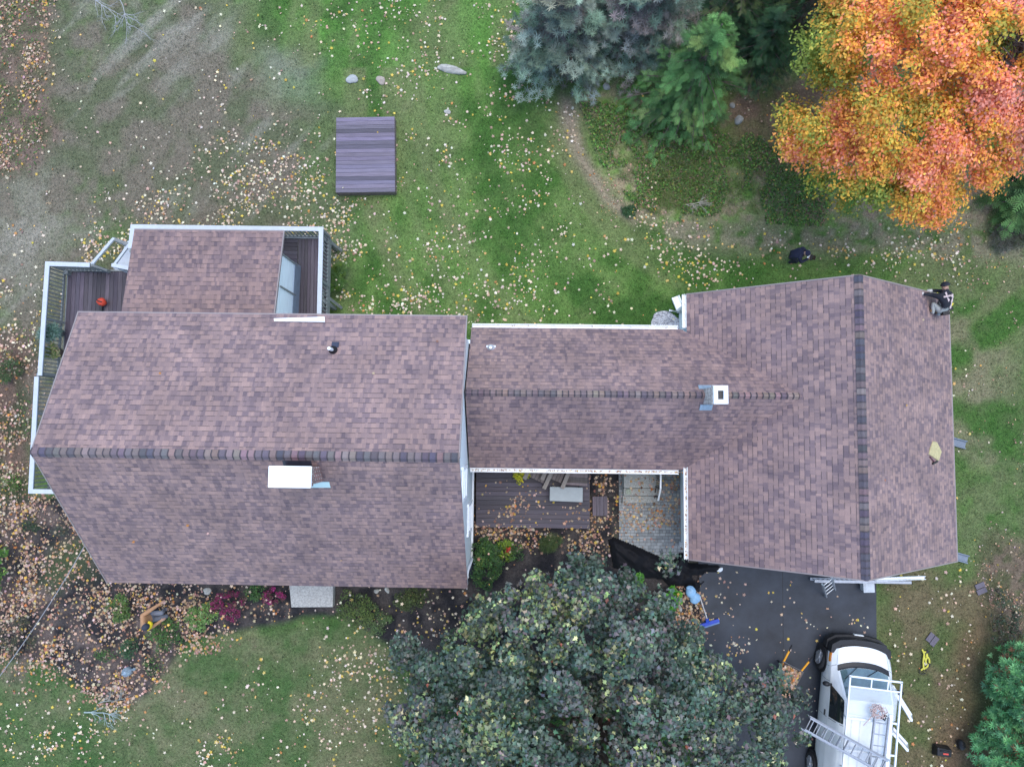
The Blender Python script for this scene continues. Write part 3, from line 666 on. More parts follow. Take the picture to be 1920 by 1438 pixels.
# --- vent pipes
def vent(px, py, z, up, lab, bootmat):
    p = P(px, py, z); mb = MB(); mb.cyl((p.x, p.y, z+up/2-.03), .045, up+.06, 14)
    mb.lathe((p.x, p.y, z+up), [(.045, 0), (.045, .004), (.03, .004), (.03, -.05), (0, -.05)], 14)
    o = mb.build('vent_pipe', WHITE, house); o['label'] = lab
    b = MB(); b.lathe((p.x, p.y, z), [(.12, -.04), (.115, .02), (.07, .07), (.05, .13)], 16); b.build('pipe_boot', bootmat, o)
    return p, o
zmn = lambda y: MZR-(y+.62)*sN
yv = P(624, 656, 5.2).y; p, o = vent(624.5, 656.5, zmn(yv)+.02, .42, 'white vent pipe with a black boot on the tall roof', BLACK)
mb = MB(); z0 = zmn(p.y+.08); mb.slab([(p.x-.06, p.y+.08, z0+.02), (p.x+.14, p.y+.08, z0+.02), (p.x+.14, p.y+.24, zmn(p.y+.24)+.02), (p.x-.06, p.y+.24, zmn(p.y+.24)+.02)], .01); mb.build('flashing', DARKFL, o)
yv = P(920, 653, 3.2).y; p, o = vent(920.5, 653, zw(yv)+.02, .2, 'short white vent pipe on the lower linking roof', pm('grey_boot', (.45, .47, .5), .5))
mb = MB(); z0 = zw(p.y+.03); mb.slab([(p.x-.14, p.y+.03, z0+.03), (p.x+.14, p.y+.03, z0+.03), (p.x+.14, p.y+.1, zw(p.y+.1)+.03), (p.x-.14, p.y+.1, zw(p.y+.1)+.03)], .012); mb.build('flashing', WHITE, o)
pE_ = (GZR-GZE)/GE
def onE(px, py, h=.02):
    z = 3.5
    for _ in range(8): q = P(px, py, z); z = GZR-(q.x-GXc-(q.y-GYc)*.008)*pE_
    return P(px, py, z+h)
# loose white board along the rear eave
def onN(px, py):
    z = 4.9
    for _ in range(8): q_ = P(px, py, z); z = zmn(q_.y)
    return P(px, py, z+.03)
mb = MB(); mb.slab([onN(513.5, 597), onN(608.5, 594), onN(609, 603.5), onN(514, 602)], .02)
tag(mb.build('trim_board', WHITE), 'long white tapered trim board lying along the rear roof edge', 'board')

# ================================================================== DECKS
def boards(mb, quad, z, wd, along, th=.035, cols=None, gap=.008):
    """fill a 4-corner quad (world xy, order a b c d; boards run a->b, stacked a->d)"""
    a, b, c, d = [Vector((q[0], q[1], z)) for q in quad]; n = max(1, int(round((d-a).length/wd)))
    g = gap/((d-a).length)
    for i in range(n):
        t0, t1 = i/n+g/2, (i+1)/n-g/2; cl = random.uniform(.55, 1.5); cl = (cl*random.uniform(.95, 1.05), cl, cl*random.uniform(.95, 1.08))
        mb.slab([a.lerp(d, t0), b.lerp(c, t0), b.lerp(c, t1), a.lerp(d, t1)], th, cl)
def rail(mb, pts, z, h=.98, bal=.125, cap=.14, post=1.8, low=.1):
    for a, b in zip(pts[:-1], pts[1:]):
        a = Vector((a[0], a[1], z)); b = Vector((b[0], b[1], z)); L = (b-a).length; d = (b-a)/L
        mb.beam(a+Vector((0, 0, h-.02))+d*cap/2, b+Vector((0, 0, h-.02))+d*cap/2, cap, .04)
def rail_under(mb, pts, z, h=.98, bal=.125):
    for sg, (a, b) in enumerate(zip(pts[:-1], pts[1:])):
        a = Vector((a[0], a[1], z)); b = Vector((b[0], b[1], z)); L = (b-a).length
        for hh in (h-.1, .1): mb.beam(a+Vector((0, 0, hh)), b+Vector((0, 0, hh)), .04, .09)
        n = int(L/bal)
        for i in range(1, n):
            q = a.lerp(b, i/n); mb.box((q.x, q.y, z+h/2), (.035, .035, h-.2))
        for i in range(1 if sg else 0, int(L/1.8)+2):
            q = a.lerp(b, min(1, i/(int(L/1.8)+1))); mb.box((q.x, q.y, z+h/2-.03), (.09, .09, h-.04))
RZ = DZ+.98
rdk = empty('raised_deck', P(300, 520, 0), 'raised dark board deck with pale railings wrapping the back of the house', 'deck')
rA, rB, rC = P(248.5, 425, RZ), P(602, 429.5, RZ), P(598, 592, RZ)
r0 = P(172, 497, RZ); rD, rE = P(88.5, 494.5, RZ), P(74.5, 700, RZ); rF, rG, rH = P(68.5, 702, RZ), P(57, 921, RZ), P(120, 922, RZ)
rAs = P(243.5, 470, RZ)
mb = MB(); rail(mb, [rAs, rA, rB, rC+Vector((0, -.5, 0))], DZ); rail(mb, [r0, rD, rE], DZ); rail(mb, [rF, rG, rH], DZ); mb.build('rail_cap', RAIL, rdk)
mb = MB(); rail_under(mb, [rAs, rA, rB, rC+Vector((0, -.5, 0))], DZ); mb.build('railing', RAILD, rdk)
mb = MB(); rail_under(mb, [r0, rD, rE], DZ); rail_under(mb, [rF, rG, rH], DZ); mb.build('railing', RAILD, rdk)
inn = .05
mb = MB(); boards(mb, [(rA.x, rA.y-inn), (rB.x-1.05, rB.y-inn), (rB.x-1.08, M(0, yn, 0).y), (rA.x, M(0, yn, 0).y)], DZ, .14, 0); mb.build('deck_boards', WOODX, rdk)
mb = MB(); boards(mb, [(rB.x-inn, rB.y-inn), (rB.x-inn-.02, M(0, yn, 0).y), (rB.x-1.04, M(0, yn, 0).y), (rB.x-1.04, rB.y-inn)], DZ+.001, .105, 0); mb.build('deck_boards', WOODY, rdk)
fl = P(121, 509, DZ); fr_ = P(262, 509, DZ)
mb = MB(); boards(mb, [(rD.x+inn, rD.y-inn), (rE.x+inn, rG.y+1.0), (M(-xw, 0, 0).x+.1, rG.y+1.0), (M(-xw, 0, 0).x+.1, rD.y-inn)], DZ, .14, 0)
boards(mb, [(M(-xw, 0, 0).x+.11, rD.y-inn), (M(-xw, 0, 0).x+.11, M(0, yn, 0).y+.05), (rA.x-.02, M(0, yn, 0).y+.05), (rA.x-.02, rD.y-inn)], DZ, .14, 0); mb.build('deck_boards', WOODY, rdk)
mb = MB()
for q in ((rA.x+.1, rA.y-.1), (rB.x-.1, rB.y-.1), (rB.x-.1, rB.y-2.2), ((rA.x+rB.x)/2, rA.y-.1), (rD.x+.1, rD.y-.1), (rE.x+.1, rE.y), (rG.x+.15, rG.y+.1)):
    mb.box((q[0], q[1], .68), (.13, .13, 1.45))
build_each(mb, 'post', RAILD, rdk)
mb = MB()
for py_, s_ in ((448, 1), (555, 1)):
    b0 = P(613, py_-4, 1.2); mb.beam(b0+Vector((-.1, 0, .1)), P(640, py_+22, .1), .09, .09); mb.beam(b0+Vector((-.1, 0, .15)), P(607, py_+22, 1.3), .07, .07)
build_each(mb, 'brace', RAILD, rdk)
mb = MB(); mb.beam((rA.x, rA.y-.02, DZ-.15), (rB.x, rB.y-.02, DZ-.15), .05, .22); mb.beam((rB.x-.02, rB.y, DZ-.15), (rB.x-.04, rB.y-2.9, DZ-.15), .05, .22); mb.beam((rD.x+.02, rD.y, DZ-.15), (rE.x+.02, rG.y, DZ-.15), .05, .22); mb.beam((rD.x, rD.y, DZ-.15), (rA.x, rD.y, DZ-.15), .05, .22)
build_each(mb, 'rim_joist', RAILD, rdk)
# stairs from the lower part down to the lawn
st0, st1 = P(236, 504, DZ), P(262, 452, .25)
mb = MB(); nS = 6; sd = Vector((st1.x-st0.x, st1.y-st0.y, 0)); perp = Vector((sd.y, -sd.x, 0)).normalized()
for i in range(nS):
    t = (i+.5)/nS; q = st0+sd*t; z = DZ-(DZ-.1)*(i+1)/(nS+.5); mb.beam(Vector((q.x, q.y, z))-perp*.45, Vector((q.x, q.y, z))+perp*.45, .22, .05)
for s_ in (-.48, .48): mb.beam(Vector((st0.x, st0.y, DZ-.25))+perp*s_, Vector((st1.x, st1.y, 0))+perp*s_, .05, .26)
mb.build('stair', RAIL, rdk)
mb = MB(); h0, h1, h2 = P(173, 495, RZ), P(213, 448, 1.25), P(242, 456, 1.1)
mb.beam(h0, h1, .1, .05); mb.beam(h1, (h1.x, h1.y, 0), .09, .09); mb.build('handrail', RAIL, rdk)
k0, k1 = P(212, 500, RZ), P(243, 458, 1.4); mb = MB(); mb.beam(k0, k1, .09, .05); mb.beam(k1, (k1.x, k1.y, 0), .09, .09); mb.build('handrail', RAIL, rdk)
mb = MB(); e0, e1 = P(211, 497, RZ), P(250, 505, RZ); mb.beam(e0, e1, .12, .04); mb.box((e0.x, e0.y, DZ+.48), (.1, .1, .96)); mb.build('rail_cap', RAIL, rdk)
mb = MB(); mb.beam(h1, P(241, 458, 1.25), .1, .04); mb.build('handrail', RAILD, rdk); mb = MB(); rail_under(mb, [e0, e1], DZ, .96, .1); mb.build('railing', RAILD, rdk); mb = MB(); mb.beam(r0, P(200, 507, DZ+.6), .06, .06); mb.build('brace', RAILD, rdk)
# free standing platform on the lawn
pl = empty('lawn_platform', P(685, 290, 0), 'square dark board platform standing alone on the back lawn', 'deck')
mb = MB(); qd = [P(630.5, 221, .32), P(739.5, 219, .32), P(740.5, 360, .32), P(629.5, 361.5, .32)]; boards(mb, qd, .32, .145, 0); mb.build('deck_boards', WOODP, pl)
mb = MB(); sk = [q+Vector((0, 0, -.04)) for q in qd]; 
for a, b in zip(sk, sk[1:]+sk[:1]):
    m_ = (sk[0]+sk[2])/2; a2 = a.lerp(m_, .012); b2 = b.lerp(m_, .012); mb.beam((a2.x, a2.y, .14), (b2.x, b2.y, .14), .04, .26)
mb.build('skirt', GREYW, pl)
# courtyard deck
cd = empty('courtyard_deck', P(1000, 940, 0), 'low dark board deck in the courtyard beside the white gable wall', 'deck')
mb = MB(); boards(mb, [P(893, 862, .25), P(1105, 862, .25), P(1105.5, 991, .25), P(892.5, 988, .25)], .25, .15, 0); mb.build('deck_boards', WOODX, cd)
mb = MB(); a, b, c, d = P(895, 862, .1), P(1104, 862, .1), P(1104, 989, .1), P(894, 986, .1)
for s_, e_ in ((a, b), (b, c), (c, d), (d, a)): mb.beam((s_.x, s_.y, .1), (e_.x, e_.y, .1), .04, .22)
mb.build('skirt', GREYW, cd)
ws = empty('wooden_step', P(1124, 949, 0), 'small dark wooden step box beside the courtyard deck', 'step')
mb = MB(); boards(mb, [P(1111, 931, .14), P(1111, 967, .14), P(1138.5, 967, .14), P(1138.5, 930, .14)], .14, .14, 0); mb.build('tread', WOODY, ws)
mb = MB(); a, b, c, d = P(1112, 932, .05), P(1138, 932, .05), P(1138, 966, .05), P(1112, 966, .05)
for s_, e_ in ((a, b), (b, c), (c, d), (d, a)): mb.beam((s_.x, s_.y, .05), (e_.x, e_.y, .05), .03, .12)
mb.build('riser', GREYW, ws)
# concrete entry steps
cs = empty('entry_steps', P(1200, 915, 0), 'speckled concrete entry steps with a landing under the eave', 'steps')
mb = MB()
for nm, y0, y1, z in (('landing', 872, 915, .5), ('tread', 915.5, 929, .34), ('tread', 929.5, 943, .18)):
    mb = MB(); a, b = P(1169.5 if z > .2 else 1167.5, y0, z), P(1231.5, y1, z); mb.box(((a.x+b.x)/2, (a.y+b.y)/2, z/2), (b.x-a.x, a.y-b.y, z)); o = mb.build(nm, CONC, cs)
    bv = o.modifiers.new('b', 'BEVEL'); bv.width = .015; bv.segments = 2
hr = MB(); a = P(1239, 872, 1.3); b = P(1238.5, 916, 1.3); c = P(1234, 938, .8)
hr.beam(a, b, .05, .04); hr.beam(b, c, .05, .04); hr.build('rail_cap', WHITE, cs)
hr = MB(); hr.box((b.x, b.y, .66), (.05, .05, 1.26)); hr.box((c.x, c.y+.1, .4), (.05, .05, .8)); hr.box((a.x, a.y, .66), (.05, .05, 1.26))
for t in np.linspace(.1, .9, 9): q = a.lerp(b, t); hr.box((q.x, q.y, .85), (.02, .02, .85))
hr.beam(Vector((a.x, a.y, .45)), Vector((b.x, b.y, .45)), .03, .03); hr.beam(b-Vector((0, 0, .8)), c-Vector((0, 0, .65)), .03, .03); hr.build('handrail', BLACK, cs)
mb = MB(); q = P(1178.5, 921.5, .35); mb.lathe((q.x, q.y, .34), [(0, .05), (.03, .06), (.045, .03), (.07, .03), (.09, .06), (.1, .05), (.085, 0)], 22)
tag(mb.build('stone_dish', pm('mossy_dish', (.3, .33, .26), .8)), 'round pale green dish on the middle concrete step', 'dish')
# granite door slab at the front
mb = MB(); a, b, c, d = P(541, 1085, .3), P(625, 1085, .3), P(624, 1138, .3), P(546, 1138.5, .3); mb.prism([(p.x, p.y) for p in (a, b, c, d)], 0, .3)
o = tag(mb.build('door_slab', GRANITE), 'pale granite doorstep slab against the front wall', 'step'); bv = o.modifiers.new('b', 'BEVEL'); bv.width = .02; bv.segments = 2

# ================================================================== COURTYARD FURNITURE
bn = empty('bench', P(1062, 927, .25), 'plain pale grey bench on the courtyard deck', 'bench')
mb = MB(); z = .7; a, b, c, d = P(1031, 912, z), P(1093, 914, z), P(1092.5, 941.5, z), P(1030.5, 939, z); mb.slab([a, b, c, d], .05); o = mb.build('seat', pm('pale_grey_top', (.30, .33, .33), .6, .12, 4, .1), bn); o.modifiers.new('b', 'BEVEL').width = .012
m_ = (a+c)/2
for q in (a, b, c, d):
    mb = MB(); q2 = q.lerp(m_, .12); mb.box((q2.x, q2.y, .45), (.06, .06, .4)); mb.build('leg', RAILD, bn)
tb = empty('side_table', P(1081, 898, .25), 'dark wooden slatted side table behind the pale bench', 'table')
mb = MB(); boards(mb, [P(1061, 884, .62), P(1102, 886, .62), P(1101, 911, .62), P(1060, 909, .62)], .62, .09, 0); mb.build('table_top', GREYW, tb)
for px_, py_ in ((1063, 887), (1100, 888), (1099, 909), (1063, 907)):
    mb = MB(); q = P(px_, py_, .6); mb.box((q.x, q.y, .42), (.06, .06, .34)); mb.build('leg', GREYW, tb)
def lounge_chair(loc, rz, label):
    t = empty('garden_chair', loc, label, 'chair', rz, 'weathered chairs under the courtyard eave')
    mb = MB()
    for i in range(5): mb.box((-.22+.11*i, .05, .36), (.1, .5, .025), col=(random.uniform(.8, 1.2),)*3)
    mb.build('seat', GREYW, t, True)
    mb = MB()
    for i in range(5): mb.beam((-.22+.11*i, .28, .36), (-.24+.12*i, .55, .95), .1, .025, (random.uniform(.8, 1.2),)*3)
    mb.build('backrest', GREYW, t, True)
    for s_ in (-1, 1):
        mb = MB(); mb.box((s_*.36, .02, .56), (.13, .72, .03)); mb.build('armrest', pm('pale_weathered_arm', (.24, .21, .18), .8, .25, 9), t, True)
        mb = MB(); mb.box((s_*.33, -.27, .28), (.08, .05, .54)); mb.build('leg', GREYW, t, True)
        mb = MB(); mb.beam((s_*.33, -.3, .3), (s_*.33, .5, .05), .04, .09); mb.build('leg', GREYW, t, True)
    return t
def dup(root, loc, rz, label):
    r = root.copy(); COL.objects.link(r); r.location = loc; r.rotation_euler = (0, 0, rz); r['label'] = label
    for chd in list(root.children):
        c = chd.copy(); COL.objects.link(c); c.parent = r
        for g in chd.children:
            d = g.copy(); COL.objects.link(d); d.parent = c
    return r
c1_ = lounge_chair(P(1009, 888, .25), -.45, 'weathered grey wooden garden chair next to the yellow flower pot')
dup(c1_, P(1041, 888, .25), -.4, 'weathered grey wooden garden chair next to the dark side table')

# ================================================================== FOLIAGE BUILDERS
def clump_points(c, r, n, flat=.8, hemi=True, lo=.55, hi=1.0):
    d = RNG.normal(size=(n, 3)); d /= np.linalg.norm(d, axis=1, keepdims=True)
    if hemi: d[:, 2] = np.abs(d[:, 2])*1.0-.15
    rad = r*RNG.uniform(lo, hi, (n, 1))
    p = np.asarray(c)[None]+d*rad*np.array([1, 1, flat]); nm = d*np.array([.75, .75, .6])+np.array([0, 0, .75])+RNG.normal(0, .35, (n, 3))
    return p, nm
SHR = []
def shrub(name, label, cat, px, py, rx, ry, h, cols, w=None, n=900, leaf=.05, tmpl=T_OVAL, mat=None, lump=.16, group=None, stem=True, z0=0., flat=1):
    SHR.append((px, py, rx, ry, h)); base = P(px, py, z0); t = empty(name, base, label, cat, 0, group)
    k = max(6, int(n/45)); pos = []; nm = []; cl = []
    sx, sy = rx/54.3, ry/54.3
    for i in range(k):
        a = RNG.uniform(0, 6.283); r = math.sqrt(RNG.uniform(0, .85)); zz = h*(.25+.6*math.sqrt(max(0, 1-r*r)))*RNG.uniform(.75, 1.05)
        p, q = clump_points((base.x+sx*r*math.cos(a), base.y+sy*r*math.sin(a), z0+zz-.04), lump*RNG.uniform(.8, 1.4), n//k, flat)
        pos.append(p); nm.append(q); cb = pick(cols, 1, w, .12).repeat(n//k, 0); pl_ = RNG.random(n//k) < .55; cb[pl_] = pick(cols, pl_.sum(), w, .12); cl.append(cb*(1+RNG.normal(0, .2, (n//k, 1))))
    pos = np.concatenate(pos); pos[:, 2] = np.maximum(pos[:, 2], z0+.02)
    scatter('foliage', tmpl, pos, np.concatenate(nm), leaf*RNG.uniform(.7, 1.35, len(pos)), np.concatenate(cl), mat or FOL, t)
    if stem:
        mb = MB()
        for i in range(5):
            a = i*1.26; mb.tube([(base.x, base.y, z0-.02), (base.x+.4*sx*math.cos(a), base.y+.4*sy*math.sin(a), z0+h*.6)], [.015, .006], 5)
        mb.build('stem', BARK, t)
    return t
def limb(mb, a, b, r0, r1, seed, wob=.12, n=6):
    rn = random.Random(seed); a = Vector(a); b = Vector(b); pts = []
    for i in range(n+1):
        t = i/n; q = a.lerp(b, t)+Vector((rn.uniform(-1, 1), rn.uniform(-1, 1), rn.uniform(-.5, .5)))*wob*math.sin(math.pi*t)*(b-a).length*.4
        pts.append(q)
    mb.tube(pts, [r0+(r1-r0)*i/n for i in range(n+1)], 7)
def broad_tree(name, label, poly, ctr, zlo, zhi, nclump, nleaf, leaf, tmpl, mat, colfn, dmax, cr=(.3, .6), seed=1, deep=.3, flat=.7, inset=11, tonevar=.2, holes=()):
    base = P(*ctr, 0); t = empty(name, base, label, 'tree')
    q = inpoly(poly, nclump*2); q = q[sdist(poly, q[:, 0], q[:, 1]) > inset][:nclump]; nclump = len(q); dd = sdist(poly, q[:, 0], q[:, 1]); s = np.clip(dd/dmax, 0, 1)
    z = zlo+(zhi-zlo)*np.sqrt(1-(1-s)**2)*RNG.uniform(.82, 1.05, nclump)
    nz = vnoise(q[:, 0]+500, q[:, 1]+500, 60, seed, 2); z += (nz-.5)*1.6
    dpt = RNG.random(nclump) < deep; z = np.where(dpt, zlo*.7+(z-zlo*.7)*RNG.uniform(.35, .8, nclump), z)
    if holes:
        kk = np.ones(nclump, bool)
        for hx, hy, hrx, hry in holes: kk &= (((q[:, 0]-hx)/hrx)**2+((q[:, 1]-hy)/hry)**2 > 1) | (RNG.random(nclump) < .14)
        q, z = q[kk], z[kk]; nclump = len(q)
    tone = np.clip(1+RNG.normal(0, tonevar, nclump), .45, 1.7)
    ctrs = Pn(q[:, 0], q[:, 1], z); pos = []; nm = []; cl = []
    for i in range(nclump):
        r = RNG.uniform(*cr); k = int(nleaf*(r/np.mean(cr))**1.5)
        p, n_ = clump_points(ctrs[i], r, k, flat, True, .1, 1.25); pos.append(p); nm.append(n_); cl.append(colfn(q[i, 0], q[i, 1], k, p)*tone[i])
    pos = np.concatenate(pos)
    scatter('crown', tmpl, pos, np.concatenate(nm), leaf*RNG.uniform(.6, 1.25, len(pos)), np.concatenate(cl), mat, t)
    mb = MB(); hub = Vector((base.x, base.y, zlo*.75+.3)); limb(mb, (base.x, base.y, -.1), hub, .22, .16, seed, .05)
    for i in range(0, nclump, max(1, nclump//45)):
        limb(mb, hub, Vector(ctrs[i])-Vector((0, 0, .15)), .09, .012, seed+i, .15)
    mb.build('trunk', BARK, t); return t
# --- dark glossy maple in front of the court
DM = [(705, 1340), (725, 1310), (755, 1290), (735, 1225), (760, 1195), (800, 1205), (830, 1165), (870, 1150), (868, 1120), (905, 1105), (930, 1120), (950, 1085), (985, 1100), (970, 1050), (1000, 1040), (1040, 1080), (1062, 1040), (1110, 1025), (1130, 1070), (1158, 1090), (1165, 1055), (1183, 1060), (1190, 1090), (1225, 1085), (1250, 1040), (1272, 1052), (1255, 1105), (1262, 1135), (1290, 1155), (1315, 1165), (1322, 1200), (1350, 1205), (1358, 1235), (1400, 1265), (1440, 1255), (1475, 1238), (1492, 1258), (1465, 1295), (1500, 1300), (1510, 1325), (1480, 1350), (1520, 1375), (1525, 1410), (1490, 1430), (1490, 1620), (1100, 1800), (760, 1700), (740, 1440), (755, 1400), (725, 1370)]
def dm_col(px, py, n, p):
    v1 = vnoise(np.array([px+900.]), np.array([py+900.]), 62, 51, 2)[0]; v2 = vnoise(np.array([px+900.]), np.array([py+900.]), 55, 52, 2)[0]
    hi = np.clip(math.exp(-(((px-1010)/170)**2+((py-1230)/120)**2))*.45+(v1-.56)*2.0, .008, .6)
    gr = np.clip((v2-.42)*2.2+(.25 if px < 800 or py < 1110 else 0), .08, .75)
    c = pick([(.048, .084, .050), (.064, .106, .066), (.034, .062, .042), (.092, .130, .086)], n, [3, 3, 2, 1.4], .25)
    sp = RNG.random(n); g = sp < gr*.6
    g = sp < gr*.75; c[g] = pick([(.105, .100, .090), (.135, .118, .108), (.084, .088, .080), (.16, .128, .112)], g.sum(), [3, 2, 3, .7], .22)
    h = RNG.random(n) < hi; c[h] = pick([(.25, .31, .11), (.40, .42, .17), (.16, .22, .09), (.42, .37, .21)], h.sum(), [3, 2, 3, 1], .22)
    sp = RNG.random(n); c[sp < .002] = (.32, .10, .06); c[sp > .992] = (.42, .42, .19)
    return c
broad_tree('maple_tree', 'dark glossy leaved maple spreading over the front bed and driveway edge', DM, (1110, 1330), 1.8, 6.0, 820, 118, .128, T_MAPLE, CROWN, dm_col, 170, (.20, .46), 5, .32, .5, 12, .26)
# --- orange maple top right
OM = [(1525, -250), (1530, 10), (1500, 35), (1492, 75), (1470, 130), (1500, 160), (1535, 165), (1530, 185), (1480, 180), (1462, 195), (1449, 215), (1455, 255), (1470, 300), (1500, 312), (1525, 300), (1530, 375), (1565, 395), (1575, 412), (1600, 380), (1650, 395), (1690, 425), (1735, 415), (1755, 435), (1785, 410), (1800, 370), (1830, 350), (1870, 350), (1905, 320), (1935, 270), (2250, 250), (2350, -250)]
def om_col(px, py, n, p):
    v = vnoise(np.array([px+900.]), np.array([py+900.]), 75, 41, 2)[0]
    red = np.clip((px-1470)/430, 0, 1)*.52+(v-.5)*1.9-.14-(.12 if py > 330 else 0)
    r = red+RNG.normal(0, .18, n)
    A = np.array([[.25, .32, .05], [.55, .43, .06], [.82, .42, .05], [.92, .34, .07], [.93, .25, .12], [.90, .34, .24]])
    i = np.clip(((r+.28)/1.05*5.2), 0, 4.99); k = i.astype(int); f = (i-k)[:, None]
    c = A[k]*(1-f)+A[np.minimum(k+1, 5)]*f
    return c*(1+RNG.normal(0, .2, (n, 1)))
broad_tree('maple_tree', 'large orange and yellow autumn maple at the top right', OM, (1830, 190), 2.6, 8.6, 1250, 165, .092, T_L6, FOL, om_col, 300, (.24, .52), 6, .25, .5, 7, .13, [(1893, 92, 42, 30), (1655, 235, 22, 14), (1612, 150, 14, 12), (1760, 215, 12, 8)])
mb = MB(); OT = [o for o in S.objects if o.get('label', '').startswith('large orange')][0]
for k in range(26):
    a_ = P(1850+random.uniform(-15, 80), 120+random.uniform(-15, 25), 6.6); b_ = P(1870+random.uniform(-20, 70), 78+random.uniform(-25, 40), random.uniform(7.6, 8.4)); limb(mb, a_, b_, .035, .008, 300+k, .2)
mb.build('twigs', pm('grey_twig', (.16, .12, .11), .9), OT)
# --- conifers at the wood edge
def conifer(name, label, apex, base, h, rpx, tiers, per, cols, w, leaf, tmpl, mat, droop=.35, sway=0., tuft_n=10, seed=1, inner=None, ragged=.15):
    b = P(*base, 0); t = empty(name, b, label, 'tree'); rn = np.random.default_rng(seed); pos = []; nm = []; sp = []; cl = []
    R = rpx/56.; br = MB(); top = Vector((b.x, b.y, h))
    if apex: top = P(*apex, h)
    for i in range(tiers):
        f = (i+.5)/tiers; z = h*(.10+.88*f); rr = R*(1-f)**.75*1.02+.12
        c = Vector((b.x, b.y, 0)).lerp(Vector((top.x, top.y, 0)), z/h)
        m = max(4, int(per*(1-f)+3))
        for k in range(m):
            a = 6.283*k/m+rn.uniform(0, 6.283); L = rr*(1+rn.normal(0, ragged)); d = np.array([math.cos(a), math.sin(a), 0])
            tip = np.array([c.x, c.y, z])+d*L+np.array([0, 0, -droop*L*.5+.15])
            st_ = np.array([c.x, c.y, z]); br.tube([st_, tip], [.03, .008], 4)
            colb = pick(cols, 1, w, .12)[0]
            for s_ in range(tuft_n):
                u = .25+.75*((s_+rn.random())/tuft_n); q = st_+(tip-st_)*u
                side = np.cross(d, [0, 0, 1])*rn.normal(0, .20*L*(1.15-u)+.05); q = q+side+np.array([0, 0, rn.uniform(-.05, .10)])
                pos.append(q); nm.append(np.array([0, 0, 1])+d*.35+rn.normal(0, .3, 3)); dr = d+side/(np.linalg.norm(side)+.01)*.6*np.sign(1)+rn.normal(0, .2, 3); sp.append(dr)
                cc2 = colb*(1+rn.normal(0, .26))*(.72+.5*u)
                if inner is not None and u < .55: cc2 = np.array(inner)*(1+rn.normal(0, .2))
                cl.append(cc2)
    nm = np.array(nm); sp = np.array(sp)
    spn = -sp                    # so that the template +y runs outwards
    scatter('crown', tmpl, pos, nm, leaf*RNG.uniform(.75, 1.3, len(pos)), np.array(cl), mat, t, spin=spn)
    br.tube([(b.x, b.y, -.1), (top.x, top.y, h*.98)], [.14, .02], 8); br.build('trunk', BARK, t); return t
BLU = [(.19, .255, .185), (.255, .32, .24), (.13, .18, .13), (.28, .28, .21)]
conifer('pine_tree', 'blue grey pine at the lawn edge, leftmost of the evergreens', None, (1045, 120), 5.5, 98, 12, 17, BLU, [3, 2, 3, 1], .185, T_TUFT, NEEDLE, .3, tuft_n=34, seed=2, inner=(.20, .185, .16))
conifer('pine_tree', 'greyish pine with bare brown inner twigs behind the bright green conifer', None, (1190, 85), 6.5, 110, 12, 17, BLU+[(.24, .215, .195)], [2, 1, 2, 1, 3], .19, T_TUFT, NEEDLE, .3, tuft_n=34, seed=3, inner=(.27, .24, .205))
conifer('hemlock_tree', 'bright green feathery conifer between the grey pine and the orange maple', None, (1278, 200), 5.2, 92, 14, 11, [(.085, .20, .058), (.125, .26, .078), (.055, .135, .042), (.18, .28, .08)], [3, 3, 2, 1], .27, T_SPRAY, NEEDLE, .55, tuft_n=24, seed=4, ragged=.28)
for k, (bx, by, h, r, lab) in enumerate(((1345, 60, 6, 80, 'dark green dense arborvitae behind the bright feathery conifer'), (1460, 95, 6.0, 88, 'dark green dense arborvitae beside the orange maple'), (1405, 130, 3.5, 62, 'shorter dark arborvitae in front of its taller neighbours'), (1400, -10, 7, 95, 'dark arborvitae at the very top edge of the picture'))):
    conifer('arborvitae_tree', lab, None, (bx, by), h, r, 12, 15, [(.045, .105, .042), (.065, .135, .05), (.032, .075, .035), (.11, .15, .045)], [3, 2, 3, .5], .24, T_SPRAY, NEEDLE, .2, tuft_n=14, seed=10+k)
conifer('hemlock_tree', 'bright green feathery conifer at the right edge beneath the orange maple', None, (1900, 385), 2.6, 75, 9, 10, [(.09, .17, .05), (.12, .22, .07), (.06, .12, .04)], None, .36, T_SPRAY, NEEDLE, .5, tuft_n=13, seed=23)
YEW = [(.10, .28, .10), (.15, .38, .16), (.06, .18, .07), (.19, .42, .17)]
